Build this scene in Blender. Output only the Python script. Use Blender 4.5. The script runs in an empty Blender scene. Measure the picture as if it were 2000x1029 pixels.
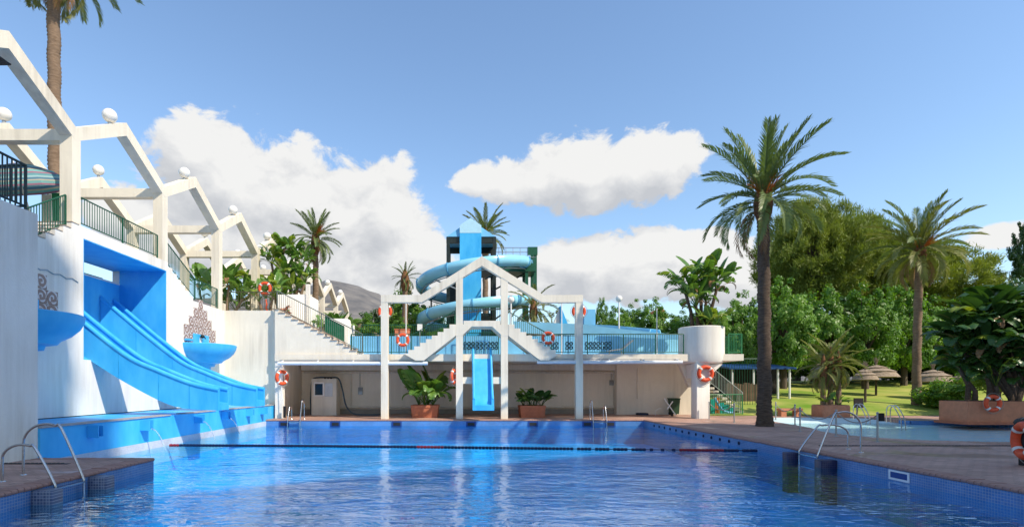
import bpy, math, random
import numpy as np
from mathutils import Vector, Matrix
from mathutils.geometry import tessellate_polygon
R = math.radians
SC = bpy.context.scene
COL = SC.collection

# ------------------------------------------------------------------ camera
F, CX, CY, HC = 1040.0, 905.0, 754.0, 1.6          # focal length / vanishing point in photo pixels, eye height
cam_d = bpy.data.cameras.new('camera')
cam = bpy.data.objects.new('camera', cam_d); COL.objects.link(cam)
cam.location = (0, 0, HC); cam.rotation_euler = (R(90), 0, 0)
cam_d.sensor_width = 36; cam_d.lens = F / 2000 * 36
cam_d.shift_x = (1000 - CX) / 2000; cam_d.shift_y = (CY - 514.5) / 2000
cam_d.clip_start = 0.1; cam_d.clip_end = 20000
SC.camera = cam
SC.cycles.diffuse_bounces = 8

# ------------------------------------------------------------------ sun, sky, exposure
SUN = Vector((1, -0.74, 1.17)).normalized()
sun_el = math.asin(SUN.z); sun_az = math.atan2(SUN.x, SUN.y)
sd = bpy.data.lights.new('sun', 'SUN'); sd.energy = 3.4; sd.angle = R(0.53); sd.color = (1.0, 0.89, 0.72)
so = bpy.data.objects.new('sun', sd); COL.objects.link(so)
so.rotation_euler = (-SUN).to_track_quat('-Z', 'Y').to_euler(); so.location = (30, -20, 60)
vs = SC.view_settings
vs.view_transform = 'Standard'; vs.look = 'None'; vs.gamma = 1; vs.exposure = 0.68; vs.use_curve_mapping = False

def sky_world():
    w = bpy.data.worlds.new('World'); SC.world = w; w.use_nodes = True
    nt = w.node_tree; nt.nodes.clear(); N = nt.nodes; L = nt.links
    out = N.new('ShaderNodeOutputWorld')
    sky = N.new('ShaderNodeTexSky'); sky.sky_type = 'NISHITA'; sky.sun_disc = False
    sky.sun_elevation = sun_el; sky.sun_rotation = sun_az
    sky.altitude = 0; sky.air_density = 1.25; sky.dust_density = 0.35; sky.ozone_density = 4.0
    b1 = N.new('ShaderNodeBackground'); b1.inputs[1].default_value = 0.135
    L.new(sky.outputs[0], b1.inputs[0])
    # cumulus clouds: soft ellipses in (azimuth, elevation) broken up by noise
    def ae(px, py):
        return math.atan2(px - CX, F), math.atan2(CY - py, math.hypot(F, px - CX))
    blobs = []
    def blob(px, py, rx, ry):
        a, e = ae(px, py); r = math.hypot(F, px - CX)
        blobs.append((a, e, rx * F / r ** 2, ry / r))
    for b in [(380, 300, 80, 78), (450, 360, 150, 105), (570, 395, 150, 105), (660, 440, 150, 110), (755, 430, 85, 110), (640, 520, 190, 90), (790, 505, 100, 80), (500, 470, 230, 80),
              (250, 425, 110, 50), (380, 480, 120, 60), (740, 570, 200, 36),
              (1130, 338, 120, 66), (1230, 332, 130, 66), (1030, 355, 110, 44), (1165, 384, 72, 32), (1300, 312, 80, 46), (955, 355, 75, 26),
              (1140, 510, 105, 50), (1250, 503, 140, 50), (1370, 497, 120, 50), (1290, 540, 240, 52), (1050, 560, 150, 36), (1440, 540, 90, 60),
              (1975, 458, 90, 24), (2120, 440, 150, 40)]:
        blob(*b)
    rng = random.Random(5)
    for i in range(9):                                # the same sort of sky all the way round
        a = R(75) + i / 9 * R(210) + rng.uniform(-.05, .05)
        if a > math.pi: a -= 2 * math.pi
        e = R(rng.uniform(9, 30))
        for k in range(2):
            blobs.append((a + rng.uniform(-.09, .09), e + rng.uniform(-.03, .03), rng.uniform(.08, .15), rng.uniform(.04, .07)))
    g = bpy.data.node_groups.new('cloud_density', 'ShaderNodeTree')
    g.interface.new_socket('V', in_out='INPUT', socket_type='NodeSocketVector')
    g.interface.new_socket('D', in_out='OUTPUT', socket_type='NodeSocketFloat')
    gn, gl = g.nodes, g.links
    gi = gn.new('NodeGroupInput'); go = gn.new('NodeGroupOutput')
    acc = None
    for (a, e, rx, ry) in blobs:
        m = gn.new('ShaderNodeMapping'); m.inputs['Scale'].default_value = (1 / rx, 1 / ry, 0)
        m.inputs['Location'].default_value = (-a / rx, -e / ry, 0)
        gl.new(gi.outputs[0], m.inputs['Vector'])
        ln = gn.new('ShaderNodeVectorMath'); ln.operation = 'LENGTH'; gl.new(m.outputs[0], ln.inputs[0])
        if acc is None: acc = ln.outputs['Value']
        else:
            mn = gn.new('ShaderNodeMath'); mn.operation = 'SMOOTH_MIN'; mn.inputs[2].default_value = 0.25
            gl.new(acc, mn.inputs[0]); gl.new(ln.outputs['Value'], mn.inputs[1]); acc = mn.outputs[0]
    sub = gn.new('ShaderNodeMath'); sub.operation = 'SUBTRACT'; sub.inputs[0].default_value = 1.0; gl.new(acc, sub.inputs[1])
    nz = gn.new('ShaderNodeTexNoise'); nz.inputs['Scale'].default_value = 15; nz.inputs['Detail'].default_value = 9
    nz.inputs['Roughness'].default_value = .62; nz.inputs['Distortion'].default_value = .35
    mp = gn.new('ShaderNodeMapping'); mp.inputs['Scale'].default_value = (1, 1.35, 1); gl.new(gi.outputs[0], mp.inputs[0]); gl.new(mp.outputs[0], nz.inputs['Vector'])
    ma = gn.new('ShaderNodeMath'); ma.operation = 'MULTIPLY_ADD'; ma.inputs[1].default_value = 1.5; ma.inputs[2].default_value = -0.60
    gl.new(nz.outputs['Fac'], ma.inputs[0])
    ad = gn.new('ShaderNodeMath'); ad.operation = 'ADD'; gl.new(sub.outputs[0], ad.inputs[0]); gl.new(ma.outputs[0], ad.inputs[1])
    gl.new(ad.outputs[0], go.inputs[0])
    tc = N.new('ShaderNodeTexCoord'); sp = N.new('ShaderNodeSeparateXYZ'); L.new(tc.outputs['Generated'], sp.inputs[0])
    az = N.new('ShaderNodeMath'); az.operation = 'ARCTAN2'; L.new(sp.outputs[0], az.inputs[0]); L.new(sp.outputs[1], az.inputs[1])
    el = N.new('ShaderNodeMath'); el.operation = 'ARCSINE'; L.new(sp.outputs[2], el.inputs[0])
    cv = N.new('ShaderNodeCombineXYZ'); L.new(az.outputs[0], cv.inputs[0]); L.new(el.outputs[0], cv.inputs[1])
    def dens(off):
        va = N.new('ShaderNodeVectorMath'); va.operation = 'ADD'; va.inputs[1].default_value = off; L.new(cv.outputs[0], va.inputs[0])
        gg = N.new('ShaderNodeGroup'); gg.node_tree = g; L.new(va.outputs[0], gg.inputs[0]); return gg.outputs[0]
    d0 = dens((0, 0, 0)); d1 = dens((.022, .045, 0))
    mr = N.new('ShaderNodeMapRange'); mr.interpolation_type = 'SMOOTHSTEP'
    mr.inputs['From Min'].default_value = .06; mr.inputs['From Max'].default_value = .30; L.new(d0, mr.inputs['Value'])
    df = N.new('ShaderNodeMath'); df.operation = 'SUBTRACT'; L.new(d0, df.inputs[0]); L.new(d1, df.inputs[1])
    lit = N.new('ShaderNodeMapRange'); lit.inputs['From Min'].default_value = -.55; lit.inputs['From Max'].default_value = .45; L.new(df.outputs[0], lit.inputs['Value'])
    cr = N.new('ShaderNodeValToRGB'); cr.color_ramp.elements[0].color = (.64, .665, .71, 1); cr.color_ramp.elements[1].color = (1, 1, .99, 1)
    e2 = cr.color_ramp.elements.new(.5); e2.color = (.80, .815, .84, 1)
    L.new(lit.outputs[0], cr.inputs[0])
    b2 = N.new('ShaderNodeBackground'); b2.inputs[1].default_value = 0.56; L.new(cr.outputs[0], b2.inputs[0])
    mx = N.new('ShaderNodeMixShader'); L.new(mr.outputs[0], mx.inputs[0]); L.new(b1.outputs[0], mx.inputs[1]); L.new(b2.outputs[0], mx.inputs[2])
    L.new(mx.outputs[0], out.inputs[0])
sky_world()
SC.world.cycles.sampling_method = 'MANUAL'; SC.world.cycles.sample_map_resolution = 256

# ------------------------------------------------------------------ helpers: places
def PX(px, d): return (px - CX) * d / F             # photo column at distance d -> x
def PZ(py, d): return HC + (CY - py) * d / F        # photo row at distance d -> z

# ------------------------------------------------------------------ helpers: materials
def nd(nt, typ, **kw):
    n = nt.nodes.new('ShaderNode' + typ)
    for k, v in kw.items(): setattr(n, k, v)
    return n
MATS = {}
def mat(name, color, rough=.6, var=.12, vscale=3.0, bump=0, bscale=40, metal=0, spec=.4, color2=None, stretch=(1, 1, 1), coat=0, space='Object', translucent=0):
    """base colour with noise variation in it (grain, wear) and fine relief"""
    if name in MATS: return MATS[name]
    m = bpy.data.materials.new(name); m.use_nodes = True; nt = m.node_tree; L = nt.links
    p = nt.nodes['Principled BSDF']; p.inputs['Roughness'].default_value = rough; p.inputs['Metallic'].default_value = metal
    p.inputs['Specular IOR Level'].default_value = spec; p.inputs['Coat Weight'].default_value = coat
    tc = nd(nt, 'TexCoord'); mp = nd(nt, 'Mapping'); mp.inputs['Scale'].default_value = stretch
    L.new(tc.outputs['Object'], mp.inputs[0])
    n = nd(nt, 'TexNoise'); n.inputs['Scale'].default_value = vscale; n.inputs['Detail'].default_value = 6; n.inputs['Roughness'].default_value = .6
    L.new(mp.outputs[0], n.inputs['Vector'])
    r = nd(nt, 'ValToRGB'); r.color_ramp.elements[0].position = .3; r.color_ramp.elements[1].position = .7
    c = Vector(color); c2 = Vector(color2) if color2 else c * (1 + var)
    c1 = c if color2 else c * (1 - var)
    r.color_ramp.elements[0].color = (*c1, 1); r.color_ramp.elements[1].color = (*c2, 1)
    L.new(n.outputs['Fac'], r.inputs[0]); L.new(r.outputs[0], p.inputs['Base Color'])
    if bump:
        b = nd(nt, 'TexNoise'); b.inputs['Scale'].default_value = bscale; b.inputs['Detail'].default_value = 4
        L.new(mp.outputs[0], b.inputs['Vector'])
        bn = nd(nt, 'Bump'); bn.inputs['Strength'].default_value = bump; bn.inputs['Distance'].default_value = .02
        L.new(b.outputs['Fac'], bn.inputs['Height']); L.new(bn.outputs[0], p.inputs['Normal'])
    if translucent:
        t = nd(nt, 'BsdfTranslucent'); mu = nd(nt, 'Mix', data_type='RGBA', blend_type='MULTIPLY'); mu.inputs['Factor'].default_value = 1
        L.new(r.outputs[0], mu.inputs['A']); mu.inputs['B'].default_value = (1.5, 1.6, .5, 1); L.new(mu.outputs['Result'], t.inputs[0])
        mx = nd(nt, 'MixShader'); mx.inputs[0].default_value = translucent
        L.new(p.outputs[0], mx.inputs[1]); L.new(t.outputs[0], mx.inputs[2]); L.new(mx.outputs[0], nt.nodes['Material Output'].inputs[0])
    MATS[name] = m; return m

def stucco(name, color, stain=(.45, .40, .33), amount=.35):
    m = bpy.data.materials.new(name); m.use_nodes = True; nt = m.node_tree; L = nt.links
    p = nt.nodes['Principled BSDF']; p.inputs['Roughness'].default_value = .85; p.inputs['Specular IOR Level'].default_value = .2
    tc = nd(nt, 'TexCoord'); geo = nd(nt, 'NewGeometry')
    mp = nd(nt, 'Mapping'); mp.inputs['Scale'].default_value = (2.2, 2.2, .16); L.new(geo.outputs['Position'], mp.inputs[0])
    n1 = nd(nt, 'TexNoise'); n1.inputs['Scale'].default_value = 1.6; n1.inputs['Detail'].default_value = 7; n1.inputs['Roughness'].default_value = .65; L.new(mp.outputs[0], n1.inputs['Vector'])
    n2 = nd(nt, 'TexNoise'); n2.inputs['Scale'].default_value = .55; n2.inputs['Detail'].default_value = 5; L.new(geo.outputs['Position'], n2.inputs['Vector'])
    mu = nd(nt, 'Math', operation='MULTIPLY'); L.new(n1.outputs['Fac'], mu.inputs[0]); L.new(n2.outputs['Fac'], mu.inputs[1])
    mr = nd(nt, 'MapRange'); mr.inputs['From Min'].default_value = .22; mr.inputs['From Max'].default_value = .45; mr.inputs['To Max'].default_value = amount; L.new(mu.outputs[0], mr.inputs['Value'])
    n3 = nd(nt, 'TexNoise'); n3.inputs['Scale'].default_value = 1.1; n3.inputs['Detail'].default_value = 8; n3.inputs['Roughness'].default_value = .7; L.new(geo.outputs['Position'], n3.inputs['Vector'])
    r = nd(nt, 'ValToRGB'); c = Vector(color); r.color_ramp.elements[0].position = .35; r.color_ramp.elements[1].position = .65
    r.color_ramp.elements[0].color = (*(c * .93), 1); r.color_ramp.elements[1].color = (*(c * 1.04), 1); L.new(n3.outputs['Fac'], r.inputs[0])
    mx = nd(nt, 'Mix', data_type='RGBA', blend_type='MIX'); L.new(mr.outputs[0], mx.inputs['Factor']); L.new(r.outputs[0], mx.inputs['A']); mx.inputs['B'].default_value = (*stain, 1)
    L.new(mx.outputs['Result'], p.inputs['Base Color'])
    b = nd(nt, 'TexNoise'); b.inputs['Scale'].default_value = 28; b.inputs['Detail'].default_value = 5; L.new(geo.outputs['Position'], b.inputs['Vector'])
    bn = nd(nt, 'Bump'); bn.inputs['Strength'].default_value = .25; bn.inputs['Distance'].default_value = .02; L.new(b.outputs['Fac'], bn.inputs['Height']); L.new(bn.outputs[0], p.inputs['Normal'])
    MATS[name] = m; return m

def tiled(name, c1, c2, joint, size, jw=.08, rough=.35, bump=.3, axis='z', offset=.5, ratio=1.0, spec=.4, wear=None):
    """small tiles in world space; axis is the surface normal"""
    m = bpy.data.materials.new(name); m.use_nodes = True; nt = m.node_tree; L = nt.links
    p = nt.nodes['Principled BSDF']; p.inputs['Roughness'].default_value = rough; p.inputs['Specular IOR Level'].default_value = spec
    geo = nd(nt, 'NewGeometry'); sp = nd(nt, 'SeparateXYZ'); L.new(geo.outputs['Position'], sp.inputs[0]); cb = nd(nt, 'CombineXYZ')
    a, b = {'z': (0, 1), 'y': (0, 2), 'x': (1, 2)}[axis]
    L.new(sp.outputs[a], cb.inputs[0]); L.new(sp.outputs[b], cb.inputs[1])
    br = nd(nt, 'TexBrick'); br.offset = offset; br.inputs['Scale'].default_value = 1; br.inputs['Brick Width'].default_value = size * ratio; br.inputs['Row Height'].default_value = size
    br.inputs['Mortar Size'].default_value = size * jw; br.inputs['Color1'].default_value = (*c1, 1); br.inputs['Color2'].default_value = (*c2, 1); br.inputs['Mortar'].default_value = (*joint, 1)
    L.new(cb.outputs[0], br.inputs['Vector'])
    n = nd(nt, 'TexNoise'); n.inputs['Scale'].default_value = .7; n.inputs['Detail'].default_value = 8; n.inputs['Roughness'].default_value = .65; L.new(geo.outputs['Position'], n.inputs['Vector'])
    mr = nd(nt, 'MapRange'); mr.inputs['From Min'].default_value = .3; mr.inputs['From Max'].default_value = .7; mr.inputs['To Min'].default_value = .72; mr.inputs['To Max'].default_value = 1.2; L.new(n.outputs['Fac'], mr.inputs['Value'])
    mx = nd(nt, 'Mix', data_type='RGBA', blend_type='MULTIPLY'); mx.inputs['Factor'].default_value = 1; L.new(br.outputs['Color'], mx.inputs['A']); L.new(mr.outputs[0], mx.inputs['B'])
    L.new(mx.outputs['Result'], p.inputs['Base Color'])
    if bump:
        bn = nd(nt, 'Bump'); bn.inputs['Strength'].default_value = bump; bn.inputs['Distance'].default_value = .004; bn.invert = True
        L.new(br.outputs['Fac'], bn.inputs['Height']); L.new(bn.outputs[0], p.inputs['Normal'])
    MATS[name] = m; return m

# ------------------------------------------------------------------ helpers: meshes
ORG = {}
class MB:
    def __init__(s): s.v = []; s.f = []
    def add(s, vs_, fs):
        o = len(s.v); s.v += [tuple(v) for v in vs_]; s.f += [tuple(i + o for i in f) for f in fs]; return s
    def box(s, a, b):
        x0, y0, z0 = [min(p, q) for p, q in zip(a, b)]; x1, y1, z1 = [max(p, q) for p, q in zip(a, b)]
        return s.add([(x0,y0,z0),(x1,y0,z0),(x1,y1,z0),(x0,y1,z0),(x0,y0,z1),(x1,y0,z1),(x1,y1,z1),(x0,y1,z1)],
                     [(0,3,2,1),(4,5,6,7),(0,1,5,4),(1,2,6,5),(2,3,7,6),(3,0,4,7)])
    def cbox(s, a, b, c=.02):
        """box with chamfered vertical and top edges"""
        x0, y0, z0 = [min(p, q) for p, q in zip(a, b)]; x1, y1, z1 = [max(p, q) for p, q in zip(a, b)]
        def ring(i, z): return [(x0+i+c,y0+i,z),(x1-i-c,y0+i,z),(x1-i,y0+i+c,z),(x1-i,y1-i-c,z),(x1-i-c,y1-i,z),(x0+i+c,y1-i,z),(x0+i,y1-i-c,z),(x0+i,y0+i+c,z)]
        rs = [ring(0, z0), ring(0, z1 - c), ring(c * .7, z1)]
        return s.loft(rs, True, True)
    def loft(s, rings, cap0=True, cap1=True, closed=True):
        n = len(rings[0]); vs_ = [p for r in rings for p in r]; fs = []
        for i in range(len(rings) - 1):
            for k in range(n if closed else n - 1):
                a = i * n + k; b = i * n + (k + 1) % n
                fs.append((a, b, b + n, a + n))
        if cap0: fs.append(tuple(reversed(range(n))))
        if cap1: fs.append(tuple(range((len(rings) - 1) * n, len(rings) * n)))
        return s.add(vs_, fs)
    def beam(s, p, q, w, h, up=(0, 0, 1)):
        p, q = Vector(p), Vector(q); d = (q - p).normalized(); sd_ = d.cross(Vector(up))
        if sd_.length < 1e-4: sd_ = d.cross(Vector((1, 0, 0)))
        sd_.normalize(); u = sd_.cross(d)
        def ring(c): return [c - sd_*w/2 - u*h/2, c + sd_*w/2 - u*h/2, c + sd_*w/2 + u*h/2, c - sd_*w/2 + u*h/2]
        return s.loft([ring(p), ring(q)])
    def tube(s, pts, r, n=8, closed=False, caps=True):
        pts = [Vector(p) for p in pts]; m = len(pts); rs = r if isinstance(r, (list, tuple)) else [r] * m; rings = []
        prev = None
        for i in range(m):
            if closed: t = pts[(i + 1) % m] - pts[i - 1]
            else: t = pts[min(i + 1, m - 1)] - pts[max(i - 1, 0)]
            t.normalize()
            if prev is None:
                a = Vector((0, 0, 1)) if abs(t.z) < .9 else Vector((1, 0, 0)); u = t.cross(a).normalized()
            else:
                u = prev - t * prev.dot(t)
                u = u.normalized() if u.length > 1e-6 else t.orthogonal().normalized()
            prev = u; w = t.cross(u)
            rings.append([pts[i] + (u * math.cos(2*math.pi*k/n) + w * math.sin(2*math.pi*k/n)) * rs[i] for k in range(n)])
        if closed: rings.append(rings[0]); return s.loft(rings, False, False)
        return s.loft(rings, caps, caps)
    def lathe(s, prof, n=24, c=(0, 0, 0), a0=0, a1=2 * math.pi, cap=True):
        full = abs(a1 - a0 - 2 * math.pi) < 1e-5; k = n if full else n + 1; rings = []
        for (r, z) in prof:
            rings.append([(c[0] + r * math.cos(a0 + (a1 - a0) * i / n), c[1] + r * math.sin(a0 + (a1 - a0) * i / n), c[2] + z) for i in range(k)])
        return s.loft(rings, cap, cap, closed=full)
    def prism(s, poly, e0, e1, plane='xz'):
        """polygon extruded along the missing axis from e0 to e1"""
        def P3(p, e): return {'xz': (p[0], e, p[1]), 'yz': (e, p[0], p[1]), 'xy': (p[0], p[1], e)}[plane]
        n = len(poly); vs_ = [P3(p, e0) for p in poly] + [P3(p, e1) for p in poly]
        tris = tessellate_polygon([[Vector((p[0], p[1], 0)) for p in poly]])
        fs = [tuple(t) for t in tris] + [tuple(i + n for i in reversed(t)) for t in tris]
        fs += [(i, (i + 1) % n, (i + 1) % n + n, i + n) for i in range(n)]
        return s.add(vs_, fs)
    def sphere(s, c, r, n=16, m=10, sz=1):
        prof = [(max(1e-4, r * math.sin(math.pi * i / m)), -r * sz * math.cos(math.pi * i / m)) for i in range(m + 1)]
        return s.lathe(prof, n, c)
    def build(s, name, material, parent=None, origin=None, smooth=40, recalc=True):
        vs_ = np.array(s.v, dtype=float)
        if parent is not None: o = ORG[parent.name]
        elif origin is not None: o = Vector(origin)
        else: mn, mx = vs_.min(0), vs_.max(0); o = Vector(((mn[0] + mx[0]) / 2, (mn[1] + mx[1]) / 2, mn[2]))
        me = bpy.data.meshes.new(name); me.from_pydata([tuple(v) for v in (vs_ - np.array(o))], [], s.f)
        if recalc:
            import bmesh
            bm = bmesh.new(); bm.from_mesh(me); bmesh.ops.recalc_face_normals(bm, faces=bm.faces); bm.to_mesh(me); bm.free()
        me.materials.append(material)
        if smooth: me.shade_smooth(); me.set_sharp_from_angle(angle=R(smooth))
        ob = bpy.data.objects.new(name, me); COL.objects.link(ob)
        if parent is not None: ob.parent = parent
        else: ob.location = o
        ORG[ob.name] = o
        return ob

def tag(o, label=None, cat=None, group=None, kind=None):
    if label: o['label'] = label
    if cat: o['category'] = cat
    if group: o['group'] = group
    if kind: o['kind'] = kind
    return o
def thing(name, label, cat, loc=(0, 0, 0), group=None):
    o = bpy.data.objects.new(name, None); COL.objects.link(o); o.location = loc; o.empty_display_size = .2
    ORG[o.name] = Vector(loc); return tag(o, label, cat, group)
def struct(mb, name, m, **kw): return tag(mb.build(name, m, **kw), kind='structure')
KIDS = {}
def copy_tree(o, parent=None):
    c = o.copy(); COL.objects.link(c)
    if parent is not None: c.parent = parent
    for ch in [k for k in bpy.data.objects if k.parent == o]: copy_tree(ch, c)
    return c
def dup(o, loc, rz=0, label=None, group=None, scale=None, rot=None):
    c = copy_tree(o); c.location = loc; c.rotation_euler = rot if rot else (0, 0, rz)
    if scale: c.scale = (scale,) * 3 if not isinstance(scale, (tuple, list)) else scale
    if label: c['label'] = label
    if group: c['group'] = group
    return c
def piece(name, mesh, parent, loc, rot=(0, 0, 0), scale=(1, 1, 1)):
    """another object on shared mesh data; loc in world axes, relative to the parent's origin"""
    o = bpy.data.objects.new(name, mesh); COL.objects.link(o); o.parent = parent
    o.location = Vector(loc) - ORG.get(parent.name, Vector((0, 0, 0))); o.rotation_euler = rot; o.scale = scale
    return o
def mesh_only(mb, name, m, smooth=40):
    o = mb.build(name, m, origin=(0, 0, 0), smooth=smooth); me = o.data; bpy.data.objects.remove(o); return me
# ------------------------------------------------------------------ materials
WHITE = stucco('white_stucco', (.80, .775, .72), amount=.55)
CREAM = stucco('cream_stucco', (.78, .72, .61), amount=.6)
BEIGE = stucco('beige_wall', (.88, .80, .67), amount=.35)
PERG = stucco('pergola_paint', (.80, .735, .61), amount=.7)
BLUE = mat('sky_blue_paint', (.018, .35, .76), color2=(.075, .50, .87), rough=.5, vscale=1.5, bump=.12, bscale=25, stretch=(1, 1, .35))
BLUEL = mat('light_blue_paint', (.16, .46, .74), rough=.45, var=.10, vscale=1.0, bump=.08)
TUBE = mat('flume_fibreglass', (.27, .63, .84), rough=.22, var=.10, vscale=.8, spec=.5)
TUBEF = mat('flume_flange', (.10, .36, .60), rough=.4, var=.1)
PALEB = mat('pale_blue_panel', (.42, .68, .82), rough=.5, var=.06)
GREEN = mat('green_rail_paint', (.010, .085, .045), rough=.4, var=.25, vscale=8)
GREENL = mat('bright_green_panel', (.015, .17, .06), rough=.5, var=.2)
DKSTEEL = mat('dark_steel', (.012, .020, .018), rough=.45, var=.3)
STEEL = mat('stainless_steel', (.55, .55, .56), rough=.22, metal=1, var=.1, vscale=20)
GALV = mat('grey_metal', (.34, .36, .37), rough=.4, metal=.5, var=.15)
BLACK = mat('black_rubber', (.012, .012, .014), rough=.6, var=.3)
TERRA = mat('terracotta_paint', (.44, .145, .075), rough=.75, var=.16, vscale=5, bump=.15)
TERRAL = mat('pale_terracotta', (.56, .235, .13), rough=.8, var=.14, vscale=4, bump=.15)
ORANGE = mat('lifebuoy_orange', (.72, .085, .025), rough=.5, var=.14, vscale=9)
BANDW = mat('reflective_band', (.75, .74, .70), rough=.4, var=.08)
ROPE = mat('grey_rope', (.30, .28, .25), rough=.9, var=.3, vscale=60, bump=.3)
GLOBE = mat('opal_glass', (.82, .80, .75), rough=.25, var=.05, spec=.5)
WHITEP = mat('white_plastic', (.78, .77, .74), rough=.35, var=.05)
REDP = mat('red_float', (.24, .012, .018), rough=.4, var=.15)
NAVYP = mat('navy_float', (.006, .012, .05), rough=.4, var=.3)
COPING = mat('coping_brick', (.36, .20, .155), rough=.75, var=.22, vscale=14, bump=.3, bscale=60)
DECK = tiled('deck_paving', (.52, .325, .255), (.43, .26, .20), (.24, .17, .14), .14, jw=.08, rough=.75, bump=.4, ratio=2, spec=.25)
MOSX = tiled('pool_mosaic_side', (.10, .23, .46), (.06, .17, .40), (.30, .36, .44), .05, jw=.08, axis='x', offset=0)
MOSY = tiled('pool_mosaic_end', (.05, .22, .55), (.04, .17, .47), (.20, .30, .46), .05, jw=.08, axis='y', offset=0)
MOSW = tiled('pale_waterline_mosaic', (.48, .54, .62), (.40, .47, .57), (.55, .56, .58), .05, jw=.10, axis='x', offset=0)
MOSG = tiled('grey_mosaic', (.13, .16, .24), (.06, .08, .15), (.28, .30, .34), .05, jw=.10, axis='y', offset=0)
FLOORT = tiled('pool_floor_tile', (.003, .44, .95), (.003, .41, .93), (.02, .50, .95), .25, jw=.05, offset=0, bump=0)
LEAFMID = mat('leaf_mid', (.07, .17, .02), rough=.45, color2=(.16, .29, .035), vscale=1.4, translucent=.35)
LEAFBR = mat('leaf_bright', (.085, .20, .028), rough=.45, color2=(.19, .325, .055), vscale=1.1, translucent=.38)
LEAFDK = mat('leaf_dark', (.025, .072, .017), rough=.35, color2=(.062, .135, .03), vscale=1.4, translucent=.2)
PINE = mat('pine_needles', (.11, .165, .026), rough=.6, color2=(.26, .30, .042), vscale=.7, translucent=.25)
FROND = mat('palm_frond_green', (.085, .14, .045), rough=.38, color2=(.19, .24, .085), vscale=1.5, translucent=.22)
FRONDY = mat('palm_frond_olive', (.12, .155, .04), rough=.5, color2=(.24, .24, .075), vscale=1.5, translucent=.25)
PADDLE = mat('paddle_leaf_green', (.07, .175, .03), rough=.32, color2=(.18, .30, .06), vscale=2.2, translucent=.28, spec=.5)
PADDLEY = mat('paddle_leaf_yellow', (.14, .24, .03), rough=.4, color2=(.30, .33, .05), vscale=2.2, translucent=.35)
DEADLEAF = mat('dry_leaf', (.20, .11, .05), rough=.8, color2=(.34, .20, .10), vscale=3)
ORANGEF = mat('palm_fruit_stalk', (.50, .17, .03), rough=.7, var=.25, vscale=10)
BARK = mat('palm_bark', (.045, .030, .021), rough=.95, color2=(.13, .092, .065), vscale=5, stretch=(1, 1, 4), bump=.9, bscale=12)
BARKL = mat('palm_bark_light', (.13, .085, .055), rough=.95, color2=(.27, .19, .13), vscale=5, stretch=(1, 1, 4), bump=.8, bscale=12)
WOOD = mat('tree_bark', (.06, .042, .03), rough=.95, color2=(.13, .10, .075), vscale=4, stretch=(1, 1, .3), bump=.6, bscale=14)
THATCH = mat('dry_thatch', (.20, .15, .105), rough=.95, color2=(.38, .30, .22), vscale=9, bump=.6, bscale=45)
GRASSM = mat('lawn_grass', (.13, .25, .02), rough=.9, color2=(.42, .40, .11), vscale=.42, bump=.5, bscale=30, spec=.1)
EARTH = mat('dry_earth', (.20, .16, .10), rough=.95, var=.25, vscale=.4)
ROCK = mat('limestone_hill', (.085, .085, .09), rough=.95, color2=(.19, .175, .16), vscale=.012, bump=.3, bscale=.1)

# ------------------------------------------------------------------ ground, pool, decks
XW, XL, XR, XDK = -12.1, -9.5, 8.68, -6.95       # upper left wall, low wall, right pool edge, left deck edge
YB, YD = 25.6, 11.95                              # far pool edge, end of left deck
YP = 26.2                                         # plane of the gabled portal
ZW, ZF = -.30, -1.15
m = MB(); m.add([(-3000, -600, -2.4), (3000, -600, -2.4), (3000, 6000, -2.4), (-3000, 6000, -2.4)], [(0, 1, 2, 3)])
struct(m, 'ground', EARTH)
def wet_patches(m_):
    nt = m_.node_tree; L = nt.links; p = nt.nodes['Principled BSDF']; geo = nd(nt, 'NewGeometry'); n = nd(nt, 'TexNoise'); n.inputs['Scale'].default_value = .45; n.inputs['Detail'].default_value = 6; n.inputs['Distortion'].default_value = .8; L.new(geo.outputs['Position'], n.inputs['Vector'])
    r = nd(nt, 'MapRange'); r.inputs['From Min'].default_value = .52; r.inputs['From Max'].default_value = .60; r.inputs['To Min'].default_value = .8; r.inputs['To Max'].default_value = .28; L.new(n.outputs['Fac'], r.inputs['Value']); L.new(r.outputs[0], p.inputs['Roughness'])
wet_patches(DECK)
m = MB(); m.box((XL - .3, 2.2, -2.2), (XR + .3, YB + .3, ZF)); struct(m, 'pool_floor', FLOORT)
# tiled pool walls that show above and below the water
m = MB(); m.box((XR, 2.0, -2.2), (XR + .3, YB + .3, -.06)); struct(m, 'pool_side_wall', MOSX)
m = MB(); m.box((XDK - .3, 2.0, -2.2), (XDK, YD, -.06)); struct(m, 'pool_side_wall', MOSX)
m = MB(); m.box((XL, YB, -2.2), (XR, YB + .3, -.06)); struct(m, 'pool_end_wall', MOSY)
m = MB(); m.box((XL, YD - .3, -2.2), (XDK - .3, YD, -.06)); struct(m, 'pool_step_wall', MOSY)

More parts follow.
